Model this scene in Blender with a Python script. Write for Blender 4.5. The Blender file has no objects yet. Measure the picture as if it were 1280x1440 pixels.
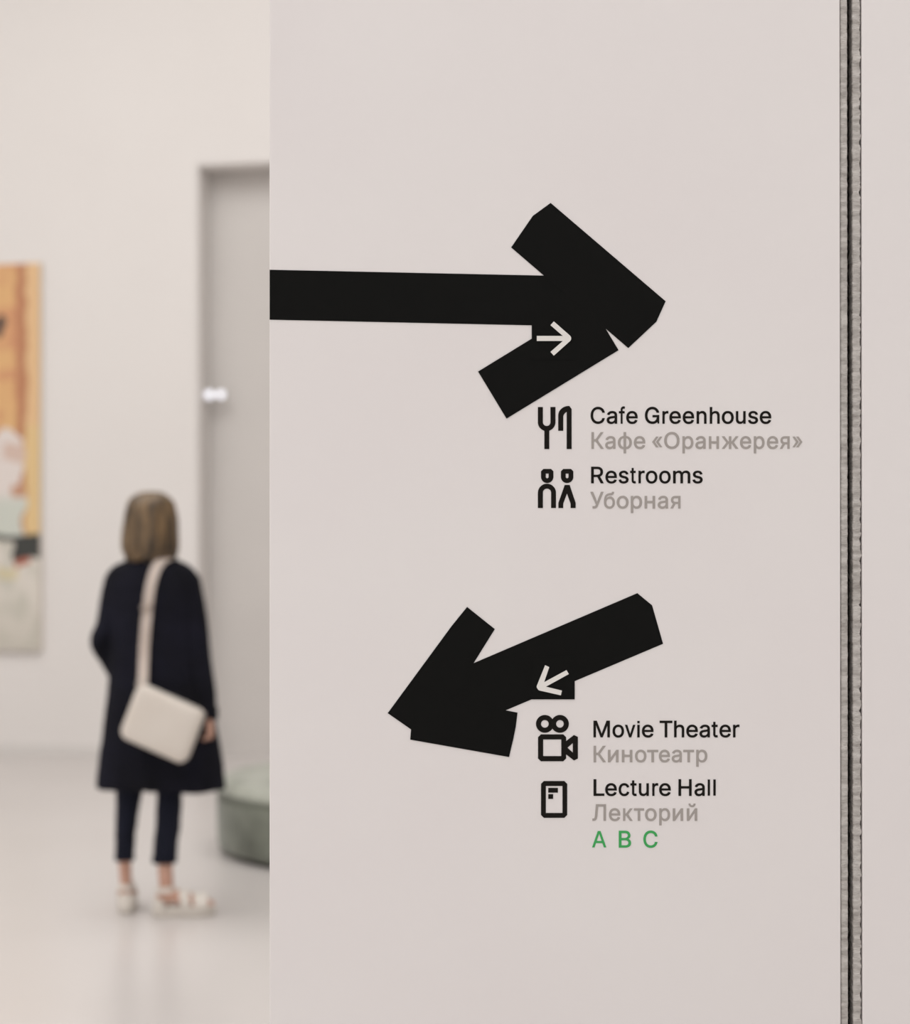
import bpy, bmesh, math, random
from mathutils import Vector, Matrix, noise
from mathutils.geometry import delaunay_2d_cdt

S = bpy.context.scene
COL = S.collection
F = 2500.0          # focal length in pixels of the 1280x1440 frame
EYE = 1.45          # camera height
HOR = 780.0         # horizon row

# ------------------------------------------------------------------ camera
cam = bpy.data.objects.new('camera', bpy.data.cameras.new('camera'))
COL.objects.link(cam); S.camera = cam
cam.location = (0, 0, EYE); cam.rotation_euler = (math.pi / 2, 0, 0)
cam.data.sensor_fit = 'AUTO'; cam.data.sensor_width = 36
cam.data.lens = F / 1440 * 36
cam.data.shift_y = (HOR - 720) / 1440
cam.data.clip_start = 0.05
cam.data.dof.use_dof = True
cam.data.dof.focus_distance = 2.78
cam.data.dof.aperture_fstop = 2.5

# ------------------------------------------------------------------ world, lights, exposure
w = bpy.data.worlds.new('world'); S.world = w; w.use_nodes = True
bg = w.node_tree.nodes['Background']
bg.inputs[0].default_value = (1.0, 0.99, 0.985, 1); bg.inputs[1].default_value = 1.085
S.view_settings.view_transform = 'Standard'; S.view_settings.look = 'None'
S.view_settings.gamma = 1; S.view_settings.use_curve_mapping = False
S.view_settings.exposure = 0.0

def area(name, loc, sx, sy, power, col=(1, 1, 1), rot=(0, 0, 0)):
    d = bpy.data.lights.new(name, 'AREA'); d.shape = 'RECTANGLE'; d.size = sx; d.size_y = sy
    d.energy = power; d.color = col
    o = bpy.data.objects.new(name, d); COL.objects.link(o); o.location = loc; o.rotation_euler = rot
    return o
CEIL = 8.0
area('gallery_fill_light', (-2.6, 5.2, CEIL - 0.03), 9.0, 9.0, 690, (1.0, 0.995, 0.985))  # unseen area light, added overhead to brighten the far wall and doorway
area('hall_fill_light', (0.0, -2.2, CEIL - 0.03), 6.0, 2.0, 85, (1.0, 0.995, 0.985))  # unseen area light, added overhead for the near wall

# ------------------------------------------------------------------ helpers
def srgb(r, g, b):
    f = lambda c: (c / 255 / 12.92) if c <= 10 else ((c / 255 + 0.055) / 1.055) ** 2.4
    return (f(r), f(g), f(b), 1)

def mat(name, col, rough=0.6, spec=0.5, bump=None, col2=None, nscale=6.0, stretch=(1, 1, 1), metal=0.0, sheen=0.0, detail=4, lo=0.35, hi=0.65):
    m = bpy.data.materials.new(name); m.use_nodes = True
    nt = m.node_tree; b = nt.nodes['Principled BSDF']
    b.inputs['Base Color'].default_value = col; b.inputs['Roughness'].default_value = rough
    b.inputs['Specular IOR Level'].default_value = spec; b.inputs['Metallic'].default_value = metal
    b.inputs['Sheen Weight'].default_value = sheen
    tc = nt.nodes.new('ShaderNodeTexCoord'); mp = nt.nodes.new('ShaderNodeMapping')
    mp.inputs['Scale'].default_value = stretch
    nt.links.new(tc.outputs['Object'], mp.inputs[0])
    if col2 is not None:
        n = nt.nodes.new('ShaderNodeTexNoise'); n.inputs['Scale'].default_value = nscale; n.inputs['Detail'].default_value = detail
        nt.links.new(mp.outputs[0], n.inputs['Vector'])
        r = nt.nodes.new('ShaderNodeValToRGB'); r.color_ramp.elements[0].position = lo; r.color_ramp.elements[1].position = hi
        r.color_ramp.elements[0].color = col; r.color_ramp.elements[1].color = col2
        nt.links.new(n.outputs[0], r.inputs[0]); nt.links.new(r.outputs[0], b.inputs['Base Color'])
    if bump:
        n2 = nt.nodes.new('ShaderNodeTexNoise'); n2.inputs['Scale'].default_value = bump[0]; n2.inputs['Detail'].default_value = 3
        nt.links.new(mp.outputs[0], n2.inputs['Vector'])
        bp = nt.nodes.new('ShaderNodeBump'); bp.inputs['Strength'].default_value = bump[1]; bp.inputs['Distance'].default_value = bump[2]
        nt.links.new(n2.outputs[0], bp.inputs['Height']); nt.links.new(bp.outputs[0], b.inputs['Normal'])
    return m

def mesh(name, vs, fs, m, parent=None, smooth=False, loc=None):
    me = bpy.data.meshes.new(name); me.from_pydata([tuple(v) for v in vs], [], fs)
    bm = bmesh.new(); bm.from_mesh(me); bmesh.ops.recalc_face_normals(bm, faces=bm.faces); bm.to_mesh(me); bm.free()
    if m: me.materials.append(m)
    if smooth: me.polygons.foreach_set('use_smooth', [True] * len(me.polygons))
    o = bpy.data.objects.new(name, me); COL.objects.link(o)
    if parent: o.parent = parent
    if loc: o.location = loc
    return o

def tag(o, label=None, cat=None, group=None, kind=None):
    if label: o['label'] = label
    if cat: o['category'] = cat
    if group: o['group'] = group
    if kind: o['kind'] = kind
    return o

def empty(name, loc=(0, 0, 0)):
    o = bpy.data.objects.new(name, None); COL.objects.link(o); o.location = loc; o.empty_display_size = 0.1
    return o

def boxes(bs):
    vs, fs = [], []
    for (x0, y0, z0, x1, y1, z1) in bs:
        k = len(vs)
        vs += [(x0, y0, z0), (x1, y0, z0), (x1, y1, z0), (x0, y1, z0), (x0, y0, z1), (x1, y0, z1), (x1, y1, z1), (x0, y1, z1)]
        fs += [tuple(k + i for i in f) for f in ((0, 1, 2, 3), (4, 5, 6, 7), (0, 1, 5, 4), (1, 2, 6, 5), (2, 3, 7, 6), (3, 0, 4, 7))]
    return vs, fs

def loft(rings, cap=True):
    """rings: lists of equal length of points -> closed tube"""
    vs, fs = [], []; n = len(rings[0])
    for r in rings: vs += list(r)
    for i in range(len(rings) - 1):
        for j in range(n):
            fs.append((i * n + j, i * n + (j + 1) % n, (i + 1) * n + (j + 1) % n, (i + 1) * n + j))
    if cap:
        fs.append(tuple(range(n))); fs.append(tuple((len(rings) - 1) * n + j for j in range(n)))
    return vs, fs

def cr(p0, p1, p2, p3, t):
    return 0.5 * ((2 * p1) + (-p0 + p2) * t + (2 * p0 - 5 * p1 + 4 * p2 - p3) * t * t + (-p0 + 3 * p1 - 3 * p2 + p3) * t ** 3)

def smooth_path(pts, k=6):
    """pts: tuples of numbers, resampled by Catmull-Rom"""
    V = [Vector(p) for p in pts]; out = []
    for i in range(len(V) - 1):
        a = V[max(i - 1, 0)]; b = V[i]; c = V[i + 1]; d = V[min(i + 2, len(V) - 1)]
        for j in range(k): out.append(cr(a, b, c, d, j / k))
    out.append(V[-1]); return out

def limb(pts, rads, n=14, k=5, flat=1.0, up=(0, 1, 0), dome=True):
    """tapering tube through pts with radii; flat = ratio of the second radius"""
    P = smooth_path([tuple(p) for p in pts], k)
    R = [v[0] for v in smooth_path([(r, 0, 0) for r in rads], k)]
    rings = []; up = Vector(up)
    for i, p in enumerate(P):
        t = (P[min(i + 1, len(P) - 1)] - P[max(i - 1, 0)]).normalized()
        a = up - t * up.dot(t)
        a = a.normalized() if a.length > 1e-3 else t.orthogonal().normalized()
        b = t.cross(a)
        r = R[i]
        def ring(c, q): return [c + (b * math.cos(2 * math.pi * j / n) * q + a * math.sin(2 * math.pi * j / n) * q * flat) for j in range(n)]
        if i == 0 and dome:
            rings.append(ring(p - t * r * 0.9, r * 0.35)); rings.append(ring(p - t * r * 0.6, r * 0.78))
        rings.append(ring(p, r))
        if i == len(P) - 1 and dome:
            rings.append(ring(p + t * r * 0.6, r * 0.78)); rings.append(ring(p + t * r * 0.9, r * 0.35))
    return loft(rings)

def ellipsoid(c, r, rz=0.0, n=20, m=14):
    vs, fs = [], []; ca, sa = math.cos(rz), math.sin(rz)
    rings = []
    for i in range(1, m):
        ph = math.pi * i / m; ring = []
        for j in range(n):
            th = 2 * math.pi * j / n
            x = r[0] * math.sin(ph) * math.cos(th); y = r[1] * math.sin(ph) * math.sin(th); z = r[2] * math.cos(ph)
            ring.append(Vector((c[0] + x * ca - y * sa, c[1] + x * sa + y * ca, c[2] + z)))
        rings.append(ring)
    return loft(rings)

def merge(parts):
    vs, fs = [], []
    for v, f in parts:
        k = len(vs); vs += list(v); fs += [tuple(k + i for i in q) for q in f]
    return vs, fs

def remesh(name, parts, m, parent=None, voxel=0.007, smooth=4, disp=None):
    """one continuous surface out of overlapping closed shapes"""
    vs, fs = merge(parts)
    me = bpy.data.meshes.new('tmp'); me.from_pydata([tuple(v) for v in vs], [], fs)
    bm = bmesh.new(); bm.from_mesh(me); bmesh.ops.recalc_face_normals(bm, faces=bm.faces); bm.to_mesh(me); bm.free()
    o = bpy.data.objects.new('tmp', me); COL.objects.link(o)
    md = o.modifiers.new('r', 'REMESH'); md.mode = 'VOXEL'; md.voxel_size = voxel
    if smooth:
        sm = o.modifiers.new('s', 'SMOOTH'); sm.iterations = smooth; sm.factor = 0.5
    dg = bpy.context.evaluated_depsgraph_get()
    me2 = bpy.data.meshes.new_from_object(o.evaluated_get(dg), depsgraph=dg)
    bpy.data.objects.remove(o); me2.name = name
    if disp:
        me2.update()
        nr = [v.normal.copy() for v in me2.vertices]
        for v, nn in zip(me2.vertices, nr): v.co += nn * disp(v.co)
    me2.materials.clear()
    if m: me2.materials.append(m)
    me2.polygons.foreach_set('use_smooth', [True] * len(me2.polygons))
    o = bpy.data.objects.new(name, me2); COL.objects.link(o)
    if parent: o.parent = parent
    return o

# ------------------------------------------------------------------ materials
M = {}
M['wall'] = mat('painted_plaster', (0.78, 0.735, 0.725, 1), 0.75, 0.25, bump=(90, 0.06, 0.002), col2=(0.79, 0.75, 0.737, 1), nscale=3)
M['farwall'] = mat('gallery_plaster', (0.78, 0.745, 0.72, 1), 0.8, 0.2, bump=(60, 0.05, 0.002), col2=(0.79, 0.755, 0.73, 1), nscale=1.5)
M['recess'] = mat('shade_toned_plaster', (0.61, 0.578, 0.552, 1), 0.6, 0.3, bump=(60, 0.05, 0.002), col2=(0.63, 0.597, 0.57, 1), nscale=1.5)  # wall plaster darkened in colour for the doorway's shade
M['ceil'] = mat('ceiling_paint', (0.8, 0.79, 0.77, 1), 0.9, 0.1, bump=(40, 0.05, 0.002))
M['floor'] = mat('resin_floor', (0.59, 0.553, 0.532, 1), 0.28, 0.5, bump=(2.5, 0.02, 0.003), col2=(0.61, 0.573, 0.553, 1), nscale=0.8)
M['skirt'] = mat('skirting_paint', (0.70, 0.67, 0.645, 1), 0.6, 0.3, bump=(60, 0.05, 0.001))
M['edge'] = mat('cut_board_edge', srgb(158, 152, 147), 0.9, 0.15, bump=(40, 0.8, 0.003), col2=srgb(204, 199, 194), nscale=10, stretch=(4, 4, 14), lo=0.28, hi=0.66)
M['gap'] = mat('rubber_seal', srgb(34, 31, 26), 0.95, 0.05, bump=(80, 0.3, 0.002))
M['black'] = mat('black_vinyl', srgb(19, 19, 18), 0.8, 0.08, bump=(300, 0.02, 0.0005))
M['ink'] = mat('black_lettering_vinyl', srgb(27, 24, 21), 0.8, 0.1, bump=(300, 0.02, 0.0005))
M['greytext'] = mat('grey_lettering_vinyl', srgb(165, 158, 153), 0.7, 0.15, bump=(300, 0.02, 0.0005))
M['green'] = mat('green_lettering_vinyl', srgb(68, 166, 92), 0.7, 0.15, bump=(300, 0.02, 0.0005))
M['white'] = mat('white_vinyl', srgb(228, 224, 219), 0.7, 0.15, bump=(300, 0.02, 0.0005))

# ------------------------------------------------------------------ setting
NW = 2.78                                    # distance of the near wall
def P(px, py): return ((px - 640) / F * NW, EYE + (HOR - py) / F * NW)
FLOORV = boxes([(-9, -5, -0.1, 8, 18, 0)])
tag(mesh('floor', *FLOORV, M['floor']), 'pale glossy resin floor of the gallery', kind='structure')
tag(mesh('ceiling', *boxes([(-9, -5, CEIL, 8, 18, CEIL + 0.1)]), M['ceil']), 'pale gallery ceiling', kind='structure')
tag(mesh('wall_left', *boxes([(-9.1, -5, 0, -9, 18, CEIL)]), M['farwall']), 'white side wall of the gallery', kind='structure')
tag(mesh('wall_right', *boxes([(8, -5, 0, 8.1, 18, CEIL)]), M['farwall']), 'white side wall of the hall', kind='structure')

xl = P(379, 0)[0]
def slant(px): # joint leans a touch
    return lambda z: (px + (EYE + HOR / F * NW - z) / (1440 / F * NW) * 1.3 - 640) / F * NW
def panel(name, xa, xb, label):
    z0, z1 = 0, CEIL
    a = xa if callable(xa) else (lambda z: xa); b = xb if callable(xb) else (lambda z: xb)
    vs = []
    for y in (NW, NW + 0.2):
        vs += [(a(z0), y, z0), (b(z0), y, z0), (b(z1), y, z1), (a(z1), y, z1)]
    fs = [(0, 1, 2, 3), (4, 5, 6, 7), (0, 1, 5, 4), (1, 2, 6, 5), (2, 3, 7, 6), (3, 0, 4, 7)]
    o = mesh(name, vs, fs, M['wall'])
    bm = bmesh.new(); bm.from_mesh(o.data)
    es = [e for e in bm.edges if abs((e.verts[0].co - e.verts[1].co).z) > 3]
    bmesh.ops.bevel(bm, geom=es, offset=0.0022, segments=3, affect='EDGES', profile=0.5)
    bm.to_mesh(o.data); bm.free()
    return tag(o, label, kind='structure')
panel('wall_front', xl, slant(1181.6), 'smooth off-white partition wall carrying the wayfinding signs')
panel('wall_front', slant(1212.0), 7.98, 'off-white partition panel right of the dark joint')

def edge_strip(name, pa, pb, ra, rb, seed, label):
    """rough cut board edge; ra, rb = raggedness of its two sides"""
    n = 1500; z0, z1 = 0.0, 3.2; rows = []
    fa, fb = slant(pa), slant(pb)
    for i in range(n + 1):
        z = z0 + (z1 - z0) * i / n
        q = lambda s, f: noise.noise(Vector((seed + s, 0, z * f)))
        xa = fa(z) + ra * (q(1, 90) + 0.6 * q(2, 260)); xb = fb(z) + rb * (q(3, 90) + 0.6 * q(4, 260))
        dy = 0.0006 * q(5, 150)
        pts = [(xa, NW + 0.03), (xa, NW + 0.0032 + dy), (xa + 0.0012, NW + 0.002 + dy), ((xa + xb) / 2, NW + 0.0018 + 0.8 * dy + 0.0005 * q(6, 200)),
               (xb - 0.0012, NW + 0.002 - dy), (xb, NW + 0.0035 - dy), (xb, NW + 0.03)]
        rows.append([Vector((p[0], p[1], z)) for p in pts])
    vs = [v for r in rows for v in r]; k = len(rows[0])
    fs = [(i * k + j, i * k + j + 1, (i + 1) * k + j + 1, (i + 1) * k + j) for i in range(n) for j in range(k - 1)]
    fs += [(i * k + k - 1, i * k, (i + 1) * k, (i + 1) * k + k - 1) for i in range(n)]
    fs += [tuple(range(k)), tuple(n * k + j for j in range(k))]
    return tag(mesh(name, vs, fs, M['edge']), label, kind='structure')
edge_strip('trim_1', 1182.6, 1192.2, 0.0004, 0.0007, 3, 'rough grey cut board edge left of the dark joint')
edge_strip('trim_2', 1199.4, 1210.4, 0.0010, 0.0024, 17, 'rough grey cut board edge right of the dark joint')
a, b = slant(1180)(1.5), slant(1214)(1.5)
tag(mesh('trim_3', *boxes([(a - 0.002, NW + 0.031, 0.0, b + 0.002, NW + 0.19, CEIL)]), M['gap']), 'dark seal deep inside the wall joint', kind='structure')
for (pa, pb, z0) in ((1182, 1192, 3.2), (1200, 1211, 3.2)):
    aa, bb = slant(pa)(3.2), slant(pb)(3.2)
    tag(mesh('trim_4', *boxes([(aa, NW + 0.003, z0, bb, NW + 0.03, CEIL)]), M['edge']), 'grey cut board edge above the frame', kind='structure')

# far wall, turned a little so that it comes nearer towards the right
BW0 = Vector((-3.328, 13.0, 0)); BU = Vector((2.013, -0.4, 0)).normalized(); BN = Vector((-BU.y, BU.x, 0))
def B(s, d, z): v = BW0 + BU * s + BN * d; return (v.x, v.y, z)
def bbox(bs):
    vs, fs = boxes(bs); return [B(*v) for v in vs], fs
DOOR, DTOP, DEP = 1.512, 4.236, 0.22
tag(mesh('wall_back', *merge([bbox([(-5.4, 0, 0, DOOR, DEP, CEIL)]), bbox([(DOOR, 0, DTOP, DOOR + 2.2, DEP, CEIL)]), bbox([(DOOR + 2.2, 0, 0, 10.6, DEP, CEIL)])]), M['farwall']),
    'tall white far wall of the gallery behind the person', kind='structure')
tag(mesh('wall_recess', *merge([bbox([(DOOR - 0.02, DEP + 0.02, 0, DOOR + 2.3, DEP + 0.1, DTOP + 0.1)])]), M['recess']),
    'wall at the back of the tall doorway, its shade put into the grey colour', kind='structure')
lin = bbox([(DOOR, 0.012, 0, DOOR + 0.012, DEP, DTOP), (DOOR + 0.012, 0.012, DTOP - 0.012, DOOR + 2.2, DEP, DTOP)])
tag(mesh('trim_5', *lin, M['farwall']), 'grey lining inside the tall doorway', kind='structure')
tag(mesh('baseboard_back', *bbox([(-5.4, -0.012, 0, DOOR, 0, 0.07)]), M['skirt']), 'low pale baseboard of the far wall', kind='structure')

# ------------------------------------------------------------------ signs on the near wall
def area2(p): return 0.5 * sum(p[i][0] * p[(i + 1) % len(p)][1] - p[(i + 1) % len(p)][0] * p[i][1] for i in range(len(p)))
def winding(q, p):
    w = 0
    for i in range(len(p)):
        a, b = p[i - 1], p[i]
        if (a[1] <= q[1]) != (b[1] <= q[1]):
            x = a[0] + (q[1] - a[1]) / (b[1] - a[1]) * (b[0] - a[0])
            if x > q[0]: w += 1 if b[1] > a[1] else -1
    return w

def decal(name, contours, m, parent=None, lift=0.0, th=0.0006, origin=None, nonzero=False):
    """film cut to the contours (measured on the wall), holes and overlapping strokes allowed"""
    cs = [[P(*q) for q in c] for c in contours]
    pts = [Vector((q[0] * 1000, q[1] * 1000)) for c in cs for q in c]; ed = []; k = 0
    for c in cs:
        ed += [(k + i, k + (i + 1) % len(c)) for i in range(len(c))]; k += len(c)
    V, _, T, _, _, _ = delaunay_2d_cdt(pts, ed, [], 0, 1e-4)
    ks = [[(q[0] * 1000, q[1] * 1000) for q in c] for c in cs]; keep = []
    for t in T:
        q = ((V[t[0]].x + V[t[1]].x + V[t[2]].x) / 3, (V[t[0]].y + V[t[1]].y + V[t[2]].y) / 3)
        w = [winding(q, c) for c in ks]
        if (sum(w) != 0) if nonzero else (sum(abs(x) for x in w) % 2 == 1): keep.append(tuple(t))
    n = len(V); yf = NW - 0.0001 - lift - th; yb = NW + 0.0002 - lift
    vs = [(v.x / 1000, yf, v.y / 1000) for v in V] + [(v.x / 1000, yb, v.y / 1000) for v in V]
    fs = keep + [tuple(n + i for i in t[::-1]) for t in keep]
    edges = {}
    for t in keep:
        for a, b in ((t[0], t[1]), (t[1], t[2]), (t[2], t[0])): edges.setdefault(frozenset((a, b)), []).append((a, b))
    fs += [(e[0][0], e[0][1], n + e[0][1], n + e[0][0]) for e in edges.values() if len(e) == 1]
    if origin: vs = [(v[0] - origin[0], v[1] - origin[1], v[2] - origin[2]) for v in vs]
    return mesh(name, vs, fs, m, parent)

def wall_thing(name, px, py, label, cat, group=None):
    x, z = P(px, py)
    return tag(empty(name, (x, NW, z)), label, cat, group)
def dec(name, contours, m, t, **k):
    return decal(name, contours, m, t, origin=tuple(t.location), **k)

t = wall_thing('arrow_sign', 660, 450, 'large black film arrow pointing right, shaft reaching the wall edge', 'arrow')
dec('shaft', [[(379.3, 379.4), (830, 389), (840, 459.5), (379.3, 449.6)]], M['black'], t)
dec('arrowhead_stroke', [[(774.5, 285.5), (936.2, 423.7), (923.2, 452.5), (883.7, 489.5), (719, 348), (749.5, 303.6)]], M['black'], t, lift=0.0002)
dec('arrowhead_stroke', [[(672.5, 522.5), (830, 426), (870, 492.5), (712.5, 588.7)]], M['black'], t, lift=0.0004)
tl = dec('square_tile', [[(747.9, 446), (808, 446), (808, 506), (747.9, 506)]], M['black'], t, lift=0.0008)
tag(dec('small_arrow', [[(755, 472.6), (791.6, 472.6), (774.2, 457.5), (778.9, 452.2), (801.9, 472.4), (803.2, 474.7), (803.2, 477.5), (801.9, 479.7),
    (778.9, 500.3), (774.2, 495), (791.6, 479.7), (755, 479.7)]], M['white'], t, lift=0.0016), 'small white arrow pointing right')
t = wall_thing('arrow_sign', 740, 950, 'shorter black film arrow pointing down to the left', 'arrow')
dec('shaft', [[(896.5, 834.1), (917.2, 851.2), (932.6, 905.3), (711.5, 998.8), (640, 1029), (600, 960.8)]], M['black'], t)
dec('arrowhead_stroke', [[(657, 853.5), (696, 884.6), (666.2, 932.5), (606, 1030), (578.2, 1025.7), (545.4, 1002.8), (635, 880.7)]], M['black'], t, lift=0.0002)
dec('arrowhead_stroke', [[(727.9, 1002.1), (725.5, 1022), (722, 1039), (716, 1064.5), (577, 1040), (578.2, 1025.7), (590, 975)]], M['black'], t, lift=0.0004)
dec('square_tile', [[(747.9, 923), (808.3, 923), (808.3, 983.4), (747.9, 983.4)]], M['black'], t, lift=0.0008)
tag(dec('small_arrow', [[(766.7, 935.3), (772.5, 938), (765.3, 959.2), (796.7, 942.2), (800, 947.8), (767.8, 965.5), (790.3, 971), (788.8, 977.7),
    (758.5, 970.8), (757, 970), (754.8, 966.3), (755, 964.3)]], M['white'], t, lift=0.0016), 'small white arrow pointing down to the left')

def arc(cx, cy, rx, ry, a0, a1, n=14):
    return [(cx + rx * math.cos(math.radians(a0 + (a1 - a0) * i / n)), cy + ry * math.sin(math.radians(a0 + (a1 - a0) * i / n))) for i in range(n + 1)]

t = wall_thing('pictogram', 780, 602, 'black fork and knife pictogram under the right-pointing arrow', 'pictogram', )
dec('fork', [[(756.6, 572.4), (763.6, 572.4)] + arc(768.95, 593.7, 5.35, 5.35, 180, 0) + [(774.2, 572.4), (781.3, 572.4)] +
    arc(768.95, 593.7, 12.35, 12.35, 0, 70) + [(772.6, 605.6), (772.6, 631.5), (765.7, 631.5), (765.7, 605.6)] + arc(768.95, 593.7, 12.35, 12.35, 110, 180)], M['ink'], t)
dec('knife', [[(785.2, 605.8)] + arc(800.2, 584.2, 15, 13.3, 180, 270) + [(801.2, 571.4), (804, 575.3), (804, 631.5), (797.1, 631.5), (797.1, 578.7)] +
    arc(801, 587, 8.8, 8.6, 243, 190, 6) + [(792.2, 605.8)]], M['ink'], t)
t = wall_thing('pictogram', 783, 687, 'black pictogram of a man and a woman side by side', 'pictogram')
def headc(x): return [[(x + 3.2, 659.5), (x + 14.2, 659.5), (x + 17.4, 662.8)] + arc(x + 8.7, 670.6, 8.7, 8.7, 0, 180) + [(x, 662.8)],
                      [(x + 6.7, 666), (x + 10.7, 666), (x + 10.7, 671.4), (x + 8.7, 672.9), (x + 6.7, 671.4)]]
dec('head', headc(761), M['ink'], t); dec('head', headc(789), M['ink'], t)
dec('man_body', [arc(769.3, 692.9, 12.7, 12.7, 180, 360) + [(782, 714.4), (775.2, 714.4)] + arc(769.4, 692.9, 5.8, 5.8, 0, -180) + [(763.6, 714.4), (756.6, 714.4)]], M['ink'], t)
dec('woman_body', [[(794.3, 682), (801.2, 682), (809.7, 707.3), (809.7, 714.4), (802.6, 714.4), (802.6, 708.2), (797.5, 694), (792.2, 708.2), (792.2, 714.4), (785.5, 714.4), (785.5, 707)]], M['ink'], t)
t = wall_thing('pictogram', 784, 1038, 'black film camera pictogram with two reels', 'pictogram')
for cx in (766.4, 787.6):
    dec('reel', [arc(cx, 1017.9, 12.5, 12.5, 0, 352, 44), arc(cx, 1017.9, 5.4, 5.4, 0, 345, 23)], M['ink'], t, lift=0.0002 if cx > 770 else 0)
dec('camera_body', [[(760.8, 1032.7), (792.3, 1032.7), (796.3, 1036.7), (796.3, 1066.5), (792.3, 1070.5), (760.8, 1070.5), (756.8, 1066.5), (756.8, 1036.7)],
    [(764, 1039.8), (789.5, 1039.8), (789.5, 1063.2), (764, 1063.2)]], M['ink'], t)
dec('camera_lens', [[(795.8, 1042.5), (807.3, 1033.6), (812.8, 1036.3), (812.8, 1066.6), (807.3, 1069.3), (795.8, 1060.4)],
    [(798.2, 1051.4), (805.7, 1044.6), (805.7, 1058.3)]], M['ink'], t, lift=0.0002)
t = wall_thing('pictogram', 779, 1124, 'black upright screen pictogram, lowest of the four', 'pictogram')
dec('screen_frame', [[(765, 1098.3), (793.8, 1098.3), (797.8, 1102.3), (797.8, 1146), (793.8, 1150), (765, 1150), (761, 1146), (761, 1102.3)],
    [(767.8, 1105.2), (791.2, 1105.2), (791.2, 1143.2), (767.8, 1143.2)]], M['ink'], t)
dec('bar', [[(771.2, 1108), (784.7, 1108), (784.7, 1114.6), (771.2, 1114.6)]], M['ink'], t)
dec('dot', [[(771.2, 1116.8), (778, 1116.8), (778, 1123.4), (771.2, 1123.4)]], M['ink'], t)

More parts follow.
